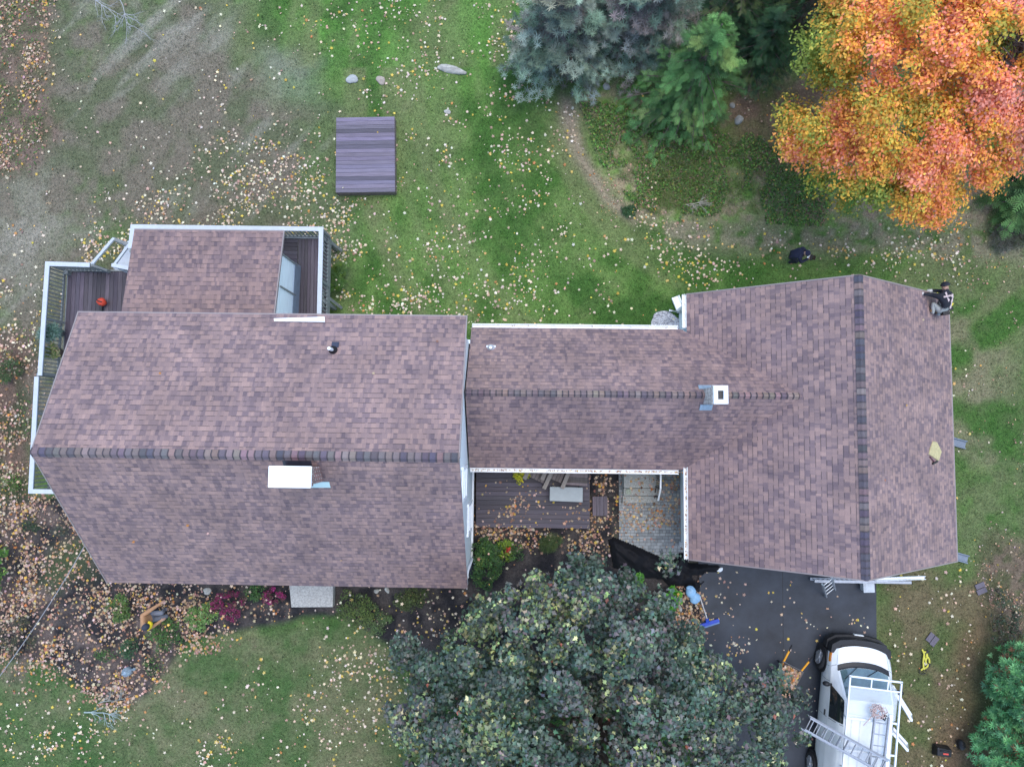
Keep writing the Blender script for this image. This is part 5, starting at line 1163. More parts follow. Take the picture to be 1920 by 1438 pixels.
    # roof rack
    RK = pm('white_rack_paint', (.74, .77, .78), .4, .06, 6, .03); zr = 2.12; mb = MB(); x0, x1 = -.84, .72; y0, y1 = 2.0, -2.7
    mb.beam((x0, y0, zr), (x0, y1, zr), .045, .05); mb.beam((x1, y0, zr), (x1, y1, zr), .045, .05); mb.beam((x1-.22, 1.0, zr-.04), (x1-.22, y1, zr-.04), .10, .05)
    mb.beam((x0-.03, y0, zr), (x1+.03, y0, zr), .05, .05); mb.beam((x0, 1.7, zr-.012), (x1, 1.7, zr-.012), .04, .04)
    for y in (.75, -.2, -1.15, -2.1, -2.65): mb.beam((x0, y, zr-.03), (x1, y, zr-.03), .05, .04)
    for x in (-.18, .32): mb.beam((x, y0-.03, zr-.002), (x, 1.72, zr-.01), .035, .035)
    for y in (.7, -.8, -2.3):
        for x, s_ in ((x0, -1), (x1, 1)): mb.beam((x, y, zr), (s_*.72, y, 1.76), .05, .04)
    mb.build('roof_rack', RK, t, True)
    mb = MB(); mb.slab([(x0+.04, 1.7, zr-.05), (x1-.04, 1.7, zr-.05), (x1-.04, .8, zr-.09), (x0+.04, .8, zr-.09)], .006)
    dm, n, b, L = nodes('clear_deflector'); b.inputs['Base Color'].default_value = (.8, .85, .86, 1); b.inputs['Roughness'].default_value = .25; b.inputs['Alpha'].default_value = .35
    mb.build('wind_deflector', dm, t, True)
    # open doors on the right side
    def door(hy, L_, ang, nm):
        a = math.radians(ang); dx, dy = math.sin(a), -math.cos(a); mb = MB(); h = Vector((.99, hy, 0)); e = h+Vector((dx, dy, 0))*L_; lean = Vector((-.22, 0, 0))
        mb.slab([h+Vector((0, 0, .4)), e+Vector((0, 0, .4)), e+Vector((0, 0, 1.12)), h+Vector((0, 0, 1.12))], .07)
        tp = [h+Vector((0, 0, 1.12)), h+(e-h)*.12+lean+Vector((0, 0, 1.68)), e*.97+h*.03+lean+Vector((0, 0, 1.6)), e+Vector((0, 0, 1.12))]
        for p, q in zip(tp[:-1], tp[1:]): mb.beam(p, q, .07, .08)
        o = mb.build('door', VANW, t, True); g = MB(); g.slab(tp, .02); g.build('pane', GLASS, o, True); o['label'] = nm
    door(1.55, 1.05, 38, 'white passenger door swung open'); door(.35, .8, 48, 'white cargo door swung open'); door(-.95, .7, 66, 'rear cargo door folded open')
    return t, ctr, yaw
van, vctr, vyaw = make_van()
VR = Matrix.Rotation(vyaw, 3, 'Z')
def VP(x, y, z): return vctr+VR @ Vector((x, y, z))
def ladder(name, label, a, b, w, rungs, mat=ALU, rail_h=.09, side=None):
    a = Vector(a); b = Vector(b); d = (b-a).normalized(); r = d.cross(Vector((0, 0, 1))).normalized() if side is None else Vector(side)
    t = empty(name, a, label, 'ladder'); up = r.cross(d)
    for s_ in (-1, 1): mb = MB(); mb.beam(a+r*s_*w/2, b+r*s_*w/2, .045, rail_h, up=up); mb.build('side_rail', mat, t)
    n = rungs
    mb = MB()
    for i in range(n): q = a.lerp(b, (i+.6)/n); mb.tube([q-r*(w/2-.015), q+r*(w/2-.015)], .017, 8)
    mb.build('rungs', mat, t); return t
ALUD = pm('dull_aluminium', (.33, .35, .38), .45, .2, 10, .05, metal=.6)
la, lb = P(1507, 1352, 2.36), P(1655, 1434, 2.30); ladder('extension_ladder', 'aluminium ladder lying slantwise across the van roof rack', la, lb+(lb-la)*.05, .44, 11, ALUD, .07); ladder('extension_ladder', 'second ladder section stacked on the slantwise one on the van rack', la+(lb-la)*.02+Vector((.02, .0, .08)), lb+Vector((.02, 0, .08)), .37, 11, ALUD, .07)
ladder('extension_ladder', 'aluminium ladder lying lengthwise on the van roof rack', VP(.16, .95, 2.22), VP(.04, -2.4, 2.22), .42, 10, ALUD)
# heap of rope on the rack
def squiggle(c, r, n, h, seed, k=70):
    rn = random.Random(seed); pts = []; a = 0
    for i in range(k): a += rn.uniform(.3, 1.0); q = rn.uniform(.25, 1)*r; pts.append(Vector(c)+Vector((q*math.cos(a), q*math.sin(a)*n, h*rn.random())))
    return pts
mb = MB(); c = VP(.0, 1.1, 2.2); mb.tube(squiggle(c, .28, .8, .16, 4), .014, 6); mb.tube([c, VP(-.2, .82, 2.2), VP(-.35, .6, 2.17)], .014, 6)
tag(mb.build('rope_heap', pm('pinkish_rope', (.50, .38, .35), .85, .3, 30)), 'tangled pinkish rope heaped on the front of the van rack', 'rope')
mb = MB(); c = VP(.16, .95, 2.24); mb.tube(squiggle(c, .16, .6, .08, 9, 20), .018, 6); tag(mb.build('strap', BLACK), 'black strap lying beside the rope heap on the rack', 'strap')
mb = MB(); c = VP(.08, -.95, 2.17); mb.tube(squiggle(c, .16, .8, .1, 19, 40), .012, 6); tag(mb.build('rope_heap', pm('pinkish_rope', (.5, .38, .35))), 'small pinkish rope coil under the lengthwise ladder', 'rope')
# ================================================================== DRIVEWAY AND YARD THINGS
# black tarp
def tarp():
    poly = [(1140, 1012), (1150, 1006), (1195, 1024), (1245, 1046), (1262, 1050), (1268, 1038), (1286, 1034), (1292, 1054), (1350, 1060), (1352, 1072), (1325, 1073), (1318, 1078), (1322, 1090), (1302, 1112), (1295, 1096), (1285, 1100), (1256, 1100), (1240, 1086), (1195, 1082), (1150, 1064)]
    hole = [(1298, 1078), (1322, 1079), (1330, 1082), (1312, 1094), (1300, 1086)]
    st = 1.9; xs = np.arange(1138, 1356, st); ys_ = np.arange(1004, 1114, st); XX, YY = np.meshgrid(xs, ys_); d = sdist(poly, XX, YY); dh = sdist(hole, XX, YY)
    ok = (d > -.6) & (dh < .5); u = XX*.8+YY*.6; v = YY*.8-XX*.6
    z = .05+.38*np.clip(vnoise(u+300, v*2.2+300, 60, 91, 2)-.3, 0, 1)+.34*np.abs(vnoise(u*.8+900, v*3+600, 45, 92, 2)-.5)+.10*np.abs(vnoise(u*2.5+900, v+600, 30, 94, 1)-.5)
    z = z*sst(-1, 14, d)+.035
    Pp = Pn(XX, YY, z).reshape(-1, 3); ii = np.arange(XX.size).reshape(XX.shape); mb = MB(); mb.v = [tuple(p) for p in Pp]
    for i in range(XX.shape[0]-1):
        for j in range(XX.shape[1]-1):
            if ok[i, j] and ok[i, j+1] and ok[i+1, j] and ok[i+1, j+1]: mb.f.append([ii[i+1, j], ii[i+1, j+1], ii[i, j+1], ii[i, j]]); mb.c.append((1, 1, 1)); mb.sm.append(True)
    o = mb.build('tarp', pm('black_tarp', (.008, .008, .010), .62, .3, 6, .35, spec=.15, bscale=14)); so_ = o.modifiers.new('s', 'SOLIDIFY'); so_.thickness = .006
    bm = bmesh.new(); bm.from_mesh(o.data); bmesh.ops.delete(bm, geom=[v for v in bm.verts if not v.link_faces], context='VERTS'); bm.to_mesh(o.data); bm.free()
    tag(o, 'crumpled black tarp between the paver walkway and the driveway', 'tarp')
tarp()
mb = MB(); q = P(1295, 1109, .1); mb.blob((q.x, q.y, .13), (.34, .42, .26), .3, bump=.06, seed=2); q = P(1303, 1121, .1); mb.blob((q.x, q.y, .12), (.40, .36, .24), .2, bump=.06, seed=5); q = P(1293, 1101, .1); mb.blob((q.x, q.y, .14), (.26, .14, .14), .1, bump=.05, seed=8)
tag(mb.build('plastic_bag', pm('sky_blue_plastic', (.26, .46, .68), .35, .12, 9, .2, bscale=20)), 'pale blue plastic bag in the leaves beside the tarp', 'bag')
br = empty('push_broom', P(1331, 1164, .03), 'push broom with a bright blue head lying on the driveway', 'broom')
mb = MB(); mb.tube([P(1312.5, 1119, .55), P(1326, 1160, .14)], .016, 8); mb.build('handle', pm('white_pole', (.62, .6, .58), .5), br)
mb = MB(); a, b = P(1313, 1173, .09), P(1348, 1162, .09); mb.beam(a, b, .11, .07); mb.beam(a.lerp(b, .38), P(1326, 1160, .16), .1, .05); o = mb.build('broom_head', pm('blue_plastic', (.02, .06, .42), .4), br)
mb = MB(); a, b = P(1314, 1175.5, .05), P(1348, 1164.5, .05); mb.beam(a, b, .12, .07); mb.build('bristles', pm('blue_grey_bristle', (.12, .2, .38), .8), br)
mb = MB(); mb.blob(P(1350, 1068, .04), (.22, .14, .07), .6, bump=.1, seed=3); tag(mb.build('paper_scrap', WHITE), 'white scrap at the corner of the tarp below the garage eave', 'scrap')
# wheelbarrow tucked beside the maple
wbp = P(1462, 1262, 0); hd = (P(1474, 1222, .62)-P(1440, 1290, .62)); hd.z = 0; hd.normalize(); yawb = math.atan2(-hd.x, hd.y)
wb = empty('wheelbarrow', wbp, 'wheelbarrow full of leaves with orange handles poking from under the dark maple', 'wheelbarrow', yawb)
mb = MB(); bt = [(-.22, -.4), (.22, -.4), (.26, .3), (-.26, .3)]; tp = [(-.34, -.62), (.34, -.62), (.36, .48), (-.36, .48)]
mb.add([(x, y, .35) for x, y in bt]+[(x, y, .66) for x, y in tp], [(0, 1, 2, 3), (0, 4, 5, 1), (1, 5, 6, 2), (2, 6, 7, 3), (3, 7, 4, 0)]); o = mb.build('tray', pm('grey_tray', (.2, .2, .21), .5, .2), wb, True); o.modifiers.new('s', 'SOLIDIFY').thickness = .012
OR = pm('orange_handle', (.75, .33, .02), .45)
for s_ in (-1, 1):
    mb = MB(); mb.beam((s_*.2, -.7, .30), (s_*.36, .88, .66), .05, .04); h = mb.build('handle', OR, wb, True)
    mb = MB(); mb.tube([(s_*.36, .86, .66), (s_*.38, 1.08, .70)], .024, 8); mb.build('grip', BLACK, h, True)
    mb = MB(); mb.beam((s_*.27, .3, .44), (s_*.25, .36, .0), .04, .04); mb.build('leg', BLACK, wb, True)
mb = MB(); mb.cyl((0, -.78, .19), .19, .09, 20, axis='X'); mb.build('wheel', RUBBER, wb, True)
n = 320; px_ = RNG.uniform(-.3, .3, n); py_ = RNG.uniform(-.55, .42, n); pz = .62+.16*np.cos(px_*4)*np.cos(py_*2.6)+RNG.uniform(-.03, .05, n)
scatter('leaf_load', T_LIT, np.stack([px_, py_, pz], -1), RNG.normal(0, .45, (n, 3))+np.array([0, 0, 1]), RNG.uniform(.08, .14, n), pick(LC['rust'], n, [3, 3, 1, 3, 1, 1, 1], .2), LEAF, wb, local=True)
# things along the garage front
ladder('extension_ladder', 'ladder standing on its edge along the garage front', P(1523, 1087, .35), P(1703, 1089.5, .35), .36, 20, pm('dull_aluminium', (.33, .35, .38)), side=(0, 0, 1))
mb = MB(); a, b = P(1640, 1085, .55), P(1733, 1082, .55); g_ = (b-a); mb.beam(a, b, .09, .015); mb.beam(a+Vector((0, .045, .05)), b+Vector((0, .045, .05)), .015, .10); mb.beam(a+Vector((0, -.045, .05)), b+Vector((0, -.045, .05)), .015, .10)
tag(mb.build('gutter_length', WHITE), 'loose white gutter length leaning past the garage front corner', 'gutter')
ladder('stepladder', 'short aluminium ladder tilted on the driveway at the garage front', P(1557, 1112, .05), P(1551, 1089, .9), .38, 4)
bx = empty('storage_bin', P(1619, 1096, 0), 'small white plastic bin on the driveway under the garage gable', 'bin', .02)
mb = MB(); mb.add([(x, y, 0) for x, y in ((-.13, -.12), (.13, -.12), (.13, .12), (-.13, .12))]+[(x, y, .36) for x, y in ((-.17, -.16), (.17, -.16), (.17, .16), (-.17, .16))], [(3, 2, 1, 0), (0, 1, 5, 4), (1, 2, 6, 5), (2, 3, 7, 6), (3, 0, 4, 7)]); mb.build('body', pm('dull_white_plastic', (.5, .53, .55), .5), bx, True)
mb = MB(); mb.box((0, 0, .375), (.37, .35, .03)); mb.box((0, 0, .395), (.28, .26, .015)); o = mb.build('lid', pm('dull_white_plastic', (.5, .53, .55), .5), bx, True); o.modifiers.new('b', 'BEVEL').width = .008
# splash blocks and shingle scraps
def splash(px, py, rz, label):
    b = P(px, py, .0); mb = MB(); R = Matrix.Rotation(rz, 3, 'Z')
    prof = [(-.14, .0, .1), (-.11, .0, .1), (-.09, .04, .04), (.09, .04, .04), (.11, 0, .1), (.14, 0, .1)]
    vs = [b+R @ Vector((x, y, z if x not in (-.09, .09) else .035)) for y in (-.28, .28) for x, _, z in prof]+[b+R @ Vector((x, y, 0)) for y in (-.28, .28) for x in (-.14, .14)]
    mb.add(vs, [(i, i+1, 7+i, 6+i) for i in range(5)]+[(0, 6, 14, 12), (5, 13, 15, 11), (12, 13, 5, 4, 3, 2, 1, 0), (14, 6, 7, 8, 9, 10, 11, 15)])
    return tag(mb.build('splash_block', pm('slate_grey_block', (.16, .19, .23), .6)), label, 'splash block', 'grey blocks by the garage')
splash(1794, 830, 1.3, 'slate grey splash block midway along the right garage eave'); splash(1798, 1044, 1.3, 'slate grey splash block at the lower right garage corner')
splash(1271, 571, .35, 'white splash block on the grass beside the gravel patch').data.materials[0] = WHITE
for (px_, py_, r_, lb_) in ((1752, 1202, .9, 'flat purple grey shingle scrap on the grass by the yellow harness'), (1841, 1108, .4, 'flat purple grey shingle scrap near the right edge shrubs')):
    b = P(px_, py_, .03); mb = MB(); mb.box(b, (.34, .17, .015), r_); mb.box(b+Matrix.Rotation(r_, 3, 'Z') @ Vector((.02, .19, .004)), (.32, .16, .02), r_); tag(mb.build('shingle_scrap', pm('purple_grey_shingle', (.12, .105, .125), .8, .25, 40)), lb_, 'shingle')
# foam pad and tool on the garage roof
mb = MB(); mb.slab([onE(1750.5, 827, .07), onE(1758, 829, .07), onE(1766.5, 847, .07), onE(1761, 864, .07), onE(1743, 852, .07), onE(1745, 842, .07)], .06)
o = tag(mb.build('foam_pad', pm('yellow_foam', (.44, .38, .20), .9, .25, 14, .5, bscale=30)), 'yellowish foam kneeling pad on the right slope of the garage roof', 'pad'); bv = o.modifiers.new('b', 'BEVEL'); bv.width = .02; bv.segments = 2
hm = empty('hammer', onE(1750, 864, .04), 'dark handled hammer lying against the foam pad on the roof', 'hammer')
mb = MB(); mb.tube([onE(1744, 856, .05), onE(1753, 867, .05)], .02, 8); mb.build('handle', pm('maroon_grip', (.13, .05, .07), .6), hm); mb = MB(); mb.beam(onE(1749, 869, .06), onE(1757, 865, .06), .05, .05); mb.build('head', BLACK, hm)
# red leaf blower on the deck
lbw = empty('leaf_blower', P(195, 568, DZ), 'red leaf blower with a black tube on the raised deck', 'blower'); RED = pm('red_plastic', (.55, .06, .03), .4)
q = P(196, 568, DZ); mb = MB(); mb.blob((q.x, q.y, DZ+.16), (.30, .28, .30), bump=.05, seed=4); mb.build('body', RED, lbw); mb = MB(); mb.tube([(q.x-.02, q.y-.1, DZ+.14), (q.x-.04, q.y-.75, DZ+.08)], [.05, .04], 10); mb.build('nozzle', BLACK, lbw); mb = MB(); mb.tube([(q.x-.08, q.y+.04, DZ+.3), (q.x, q.y, DZ+.38), (q.x+.08, q.y-.02, DZ+.3)], .018, 8); mb.build('handle', BLACK, lbw)
# watering can
wc = empty('watering_can', P(243, 1256, 0), 'pale grey metal watering can in the leaf covered bed', 'watering can', .4); GALV = pm('galvanised', (.36, .45, .52), .4, .12, 7, .05, metal=.4)
mb = MB(); mb.lathe((0, 0, 0), [(0, 0), (.15, 0), (.145, .24), (.05, .3), (.05, .32), (0, .3)], 20); mb.build('body', GALV, wc, True); mb = MB(); mb.tube([(.12, 0, .08), (.3, 0, .3), (.36, 0, .33)], [.03, .02, .05], 10); mb.build('spout', GALV, wc, True); mb = MB(); mb.tube([(-.1, 0, .27), (-.05, 0, .4), (.06, 0, .4), (.1, 0, .28)], .014, 8); mb.build('handle', GALV, wc, True)
# safety harness
hs = empty('safety_harness', P(1736, 1238, 0), 'yellow and black safety harness lying on the right lawn', 'harness'); YEL = pm('yellow_webbing', (.50, .46, .06), .7)
mb = MB(); rn = random.Random(5)
def strapline(mb, pts, w=.05):
    q = [P(x, y, .05+.03*rn.random()) for x, y in pts]
    for a, b in zip(q[:-1], q[1:]): mb.beam(a, b, w, .012)
strapline(mb, [(1729, 1217), (1733, 1225), (1731, 1240), (1732, 1252), (1727, 1256)]); strapline(mb, [(1736, 1228), (1742, 1234), (1743, 1243), (1738, 1250), (1732, 1254)]); strapline(mb, [(1730, 1222), (1737, 1222), (1739, 1230), (1735, 1240)]); strapline(mb, [(1733, 1230), (1737, 1244)]); mb.build('strap', YEL, hs)
mb = MB(); strapline(mb, [(1730, 1223), (1736, 1225), (1741, 1219)], .07); strapline(mb, [(1743, 1243), (1742, 1250)], .05); mb.build('buckle', BLACK, hs)
mb = MB(); strapline(mb, [(1734, 1241), (1737, 1246)], .1); mb.build('pad', pm('tan_pad', (.45, .4, .28), .8), hs)
mb = MB(); c = P(1730, 1258, .04); mb.tube([c+Vector((.12*math.cos(a), .09*math.sin(a), .01*math.sin(3*a))) for a in np.linspace(0, 5.6, 20)], .014, 6); mb.build('lanyard', BLACK, hs)
# tool bags
tbg = empty('tool_bag', P(1761, 1404, 0), 'black tool bag with a small red badge on the lawn', 'bag', -.1)
mb = MB(); mb.add([(x, y, 0) for x, y in ((-.26, -.19), (.26, -.19), (.28, .17), (-.24, .19))]+[(x, y, .3) for x, y in ((-.22, -.1), (.24, -.12), (.25, .12), (-.24, .16))], [(3, 2, 1, 0), (4, 5, 6, 7), (0, 1, 5, 4), (1, 2, 6, 5), (2, 3, 7, 6), (3, 0, 4, 7)]); o = mb.build('body', BLACK, tbg, True); bv = o.modifiers.new('b', 'BEVEL'); bv.width = .04; bv.segments = 3
mb = MB(); mb.box((.04, -.02, .305), (.17, .05, .012)); mb.build('badge', pm('red_badge', (.6, .07, .05), .5), tbg, True); mb = MB(); mb.tube([(-.15, .05, .29), (-.1, .1, .4), (.1, .1, .4), (.16, .06, .29)], .016, 8); mb.build('handle', BLACK, tbg, True)
tb2 = empty('tool_bag', P(1797, 1392, 0), 'black bag half hidden under the lower yew bush', 'bag', .3)
mb = MB(); mb.blob((0, 0, .14), (.26, .36, .3), bump=.05, seed=6); mb.build('body', BLACK, tb2, True); mb = MB(); mb.tube([(-.05, .06, .27), (0, 0, .36), (.05, -.06, .27)], .015, 8); mb.build('handle', BLACK, tb2, True)
# drain hose at the house corner
mb = MB(); mb.tube([P(887, 1060, .18), P(884, 1074, .1), P(878, 1088, .08)], .09, 12); tag(mb.build('drain_hose', BLACK), 'black drain hose at the foot of the white corner downspout', 'hose')
# rocks, logs and fallen branches
def rock(px, py, sx, sy, h, rz, seed, label, mat=STONE, z=.0):
    b = P(px, py, z); mb = MB(); mb.blob((b.x, b.y, h*.02), (sx, sy, h), rz, 16, 10, bump=.12, seed=seed); tag(mb.build('rock', mat), label, 'rock', 'rocks about the yard')
LST = pm('pale_lawn_rock', (.36, .35, .31), .9, .45, 6, .6)
rock(846, 131, 1.0, .32, .22, -.2, 1, 'long pale rock embedded in the vivid back lawn', LST); rock(660, 149, .4, .36, .12, 0, 2, 'flat bluish rock left of its neighbour above the lawn platform', pm('bluish_rock', (.33, .34, .33), .9, .2, 8, .4)); rock(714, 151, .3, .36, .12, .3, 3, 'flat tan rock above the right corner of the lawn platform', pm('tan_rock', (.33, .28, .23), .9, .2, 8, .4)); rock(839, 210, .24, .18, .08, 0, 4, 'small pale rock right of the lawn platform', LST); rock(980, 148, .42, .2, .14, .7, 5, 'slanted pale rock at the foot of the blue grey pine', LST)
rock(1385, 226, .32, .30, .36, .3, 6, 'rounded boulder on the brown wood floor'); rock(1373, 168+30, .2, .2, .15, 0, 7, 'small stone half hidden by the dark arborvitae'); rock(1137, 163, .26, .26, .3, 0, 8, 'grey stone under the grey pine')
rock(1476, 352, .09, .08, .08, 0, 9, 'tiny white stone in the green rough', WHITE); rock(706, 1108, .2, .14, .1, 0, 10, 'pale stone under the front eave', LST); rock(726, 1106, .16, .2, .1, 0.5, 11, 'second pale stone under the front eave near the olive bush', LST); rock(389, 1108, .3, .22, .15, .2, 12, 'whitish stone under the front eave above the magenta heather', LST); rock(1275, 1140, .12, .26, .12, .2, 13, 'pale stone between the lime plant and the leaf strip', LST)
def branch(px, py, ang, L, col, label, seed, z=.05, n=9, r=.018, name='fallen_branch', cat='branch'):
    rn = random.Random(seed); b = P(px, py, z); mb = MB()
    def go(a, ang, L, r, dep):
        pts = [a]; 
        for i in range(5): ang += rn.uniform(-.25, .25); pts.append(pts[-1]+Vector((math.cos(ang)*L/5, math.sin(ang)*L/5, rn.uniform(-.01, .025))))
        mb.tube(pts, [r*(1-.8*i/5) for i in range(6)], 5)
        if dep < 3:
            for k in range(n if dep == 0 else 3): go(pts[rn.randint(1, 4)], ang+rn.uniform(-1, 1), L*rn.uniform(.35, .6), r*.55, dep+1)
    go(b, ang, L, r, 0); tag(mb.build(name, pm('bleached_wood_'+str(seed), col, .9, .3, 12)), label, cat)
branch(158, 1335, .15, 1.1, (.30, .37, .35), 'bleached bluish dead branch lying on the front lawn', 3, n=7, r=.03); branch(185, 1318, .5, .9, (.25, .27, .24), 'second dead branch above the bleached bluish one', 8, n=5, r=.02)
branch(168, -12, -.9, 1.6, (.34, .34, .34), 'bare pale twigs at the top edge of the picture, left group', 5, .8, 6, .022, 'bare_branch'); branch(214, -20, -1.2, 1.7, (.34, .34, .34), 'bare pale twigs at the top edge of the picture, right group', 6, .8, 7, .022, 'bare_branch')
branch(1310, 262+6, -.5, .5, (.3, .24, .2), 'short dead stick on the brown wood floor', 12, n=2)
branch(1280, 385, .3, .7, (.42, .38, .30), 'pile of pale dead stems at the edge of the tall grass', 14, .08, 12, .02); 
mb = MB(); n = 5
for k in range(6): a = P(205+k*2.2, 1065+k*1.2, .05+.015*k); mb.box(a, (.09, .5, .04), .6+.05*k)
tag(mb.build('wood_scraps', GREYW), 'pile of grey wood scraps beside the roof edge on the left', 'wood')
# overhead service cable to the house gable
mb = MB(); A = P(168, 1005, 3.2); Bq = P(-70, 1358, 4.6); pts = [A.lerp(Bq, t)+Vector((0, 0, -.35*4*t*(1-t))) for t in np.linspace(0, 1, 14)]; mb.tube([M(-xw+.02, A.y+.62-.1, 3.2)]+pts, .012, 7)
tag(mb.build('service_cable', pm('grey_cable', (.26, .26, .27), .6)), 'grey overhead cable running from the left gable to the lower left', 'cable')

# ================================================================== PEOPLE
def person(label, base, yaw, J, pal, fingers=(), extra=None):
    """J joint -> local position; grown as one skinned body; pal: region -> colour"""
    RAD = dict(pelvis=.15, spine=.155, chest=.17, neck=.07, head=.098, crown=.09, nose=.02, sh=.088, el=.066, wr=.046, palm=.036, hip=.105, kn=.078, an=.056, toe=.046)
    t = empty('person', base, label, 'person', yaw)
    names = []; co = []; rad = []; reg = []
    def add(nm, p, r, g): names.append(nm); co.append(Vector(p)); rad.append(r); reg.append(g); return len(co)-1
    ed = []
    pe = add('pelvis', J['pelvis'], RAD['pelvis'], 'legs'); sp = add('spine', J['spine'], RAD['spine'], 'top'); chs = add('chest', J['chest'], RAD['chest'], 'top'); nk = add('neck', J['neck'], RAD['neck'], 'top'); hd_ = add('head', J['head'], RAD['head'], 'skin')
    hv = (Vector(J['head'])-Vector(J['neck'])).normalized(); crn = add('crown', Vector(J['head'])+hv*.085, RAD['crown'], 'hair'); fc = Vector(J['face']).normalized(); ns = add('nose', Vector(J['head'])+fc*.115-hv*.01, .016, 'skin')
    ed += [(pe, sp), (sp, chs), (chs, nk), (nk, hd_), (hd_, crn), (hd_, ns)]
    for s_ in 'LR':
        sh = add('sh', J['sh'+s_], RAD['sh'], 'top'); el = add('el', J['el'+s_], RAD['el'], 'top'); wr = add('wr', J['wr'+s_], RAD['wr'], 'top')
        dv = (Vector(J['wr'+s_])-Vector(J['el'+s_])).normalized(); dv = Vector(J.get('hand'+s_, dv)).normalized(); pa = add('palm', Vector(J['wr'+s_])+dv*.075, .036, 'hand'); ed += [(chs, sh), (sh, el), (el, wr), (wr, pa)]
        up = Vector((0, 0, 1)); side = dv.cross(up); side = side.normalized() if side.length > .1 else Vector((1, 0, 0)); pn = side.cross(dv)
        for k, (o_, l_) in enumerate(((-.030, .070), (-.010, .080), (.010, .075), (.029, .058))):
            a_ = add('f', Vector(J['wr'+s_])+dv*.105+side*o_, .0095, 'hand'); b_ = add('f', co[a_]+dv*l_*.55-pn*.012, .0085, 'hand'); c_ = add('f', co[b_]+dv*l_*.35-pn*.03, .008, 'hand'); ed += [(pa, a_), (a_, b_), (b_, c_)]
        a_ = add('f', Vector(J['wr'+s_])+dv*.05+side*(.045 if s_ == 'L' else -.045), .011, 'hand'); b_ = add('f', co[a_]+dv*.045+side*(.02 if s_ == 'L' else -.02)-pn*.01, .009, 'hand'); ed += [(pa, a_), (a_, b_)]
        hp = add('hip', J['hip'+s_], RAD['hip'], 'legs'); kn = add('kn', J['kn'+s_], RAD['kn'], 'legs'); an = add('an', J['an'+s_], RAD['an'], 'legs'); to = add('toe', J['toe'+s_], RAD['toe'], 'boot'); ed += [(pe, hp), (hp, kn), (kn, an), (an, to)]
    bm = bmesh.new(); lay = bm.verts.layers.skin.verify(); vv = []
    for i, p in enumerate(co): v = bm.verts.new(p); v[lay].radius = (rad[i], rad[i]); v[lay].use_root = (i == pe); vv.append(v)
    bm.verts.ensure_lookup_table()
    for a, b in ed: bm.edges.new((vv[a], vv[b]))
    me = bpy.data.meshes.new('body_src'); bm.to_mesh(me); bm.free(); o = bpy.data.objects.new('body_src', me); COL.objects.link(o)
    o.modifiers.new('skin', 'SKIN'); ss = o.modifiers.new('sub', 'SUBSURF'); ss.levels = 2; ss.render_levels = 2
    dg = bpy.context.evaluated_depsgraph_get(); m2 = bpy.data.meshes.new_from_object(o.evaluated_get(dg)); bpy.data.objects.remove(o); m2.name = 'body'
    for p in m2.polygons: p.use_smooth = True
    segs = []
    for a, b in ed: segs.append((co[a], co[b], reg[a], reg[b]))
    V = np.array([v.co for v in m2.vertices]); best = np.full(len(V), 1e9); colr = np.zeros((len(V), 4), np.float32); colr[:, 3] = 1
    for a, b, ra, rb in segs:
        A_ = np.array(a); D_ = np.array(b)-A_; L_ = D_ @ D_+1e-9; tt = np.clip((V-A_) @ D_/L_, 0, 1); dist = np.linalg.norm(V-A_-tt[:, None]*D_, axis=1); up_ = dist < best; best = np.minimum(best, dist)
        ca_, cb_ = np.array(pal[ra]), np.array(pal[rb]); sel = np.where((tt > .5)[:, None], cb_, ca_); colr[up_, :3] = sel[up_]
    at = m2.color_attributes.new('Col', 'FLOAT_COLOR', 'POINT'); at.data.foreach_set('color', colr.ravel())
    ob = link('body', m2, SKINM, t, True)
    side = hv.cross(fc).normalized()
    mb = MB()
    for s_ in (-1, 1): mb.blob(Vector(J['head'])+fc*.092+side*s_*.034+hv*.02, (.022, .022, .016), n=8, m=5)
    mb.build('eyes', BLACK, t, True)
    for s_ in (-1, 1): mb = MB(); mb.blob(Vector(J['head'])+side*s_*.10, (.03, .03, .06), n=8, m=5, col=pal['skin']); mb.build('ear', SKINM, t, True)
    mb = MB(); mb.beam(Vector(J['head'])+fc*.093-hv*.05-side*.025, Vector(J['head'])+fc*.093-hv*.05+side*.025, .012, .01, (.3, .1, .09)); mb.build('mouth', SKINM, t, True)
    return t, hv, fc
def cap(t, J, hv, fc, col, brim, brimlen=.09, r=.118):
    c = Vector(J['head'])+hv*.045; side = hv.cross(fc).normalized(); f2 = side.cross(hv)
    mb = MB(); n, m = 18, 6; vs = []
    for i in range(m+1):
        th = math.pi/2*i/m
        for k in range(n): a = 2*math.pi*k/n; vs.append(c+(f2*math.cos(a)*1.08+side*math.sin(a))*r*math.cos(th)+hv*(r*.95*math.sin(th)))
    mb.add(vs, [(i*n+k, i*n+(k+1) % n, (i+1)*n+(k+1) % n, (i+1)*n+k) for i in range(m) for k in range(n)], col, True); o = mb.build('cap', SKINM, t, True); o.modifiers.new('s', 'SOLIDIFY').thickness = .008
    if brim:
        b = MB(); A = np.linspace(-1.15, 1.15, 13); inner = [c+(f2*math.cos(a)*1.08+side*math.sin(a))*r for a in A]; outer = [c+(f2*math.cos(a)*1.1+side*math.sin(a)*1.02)*(r+brimlen*math.cos(a*.95)**.6)-hv*.02 for a in A]
        b.add(inner+outer, [(i, i+1, 14+i, 13+i) for i in range(12)], brim, True); o2 = b.build('brim', SKINM, o, True); o2.modifiers.new('s', 'SOLIDIFY').thickness = .008
    return o
SK = (.42, .25, .18)
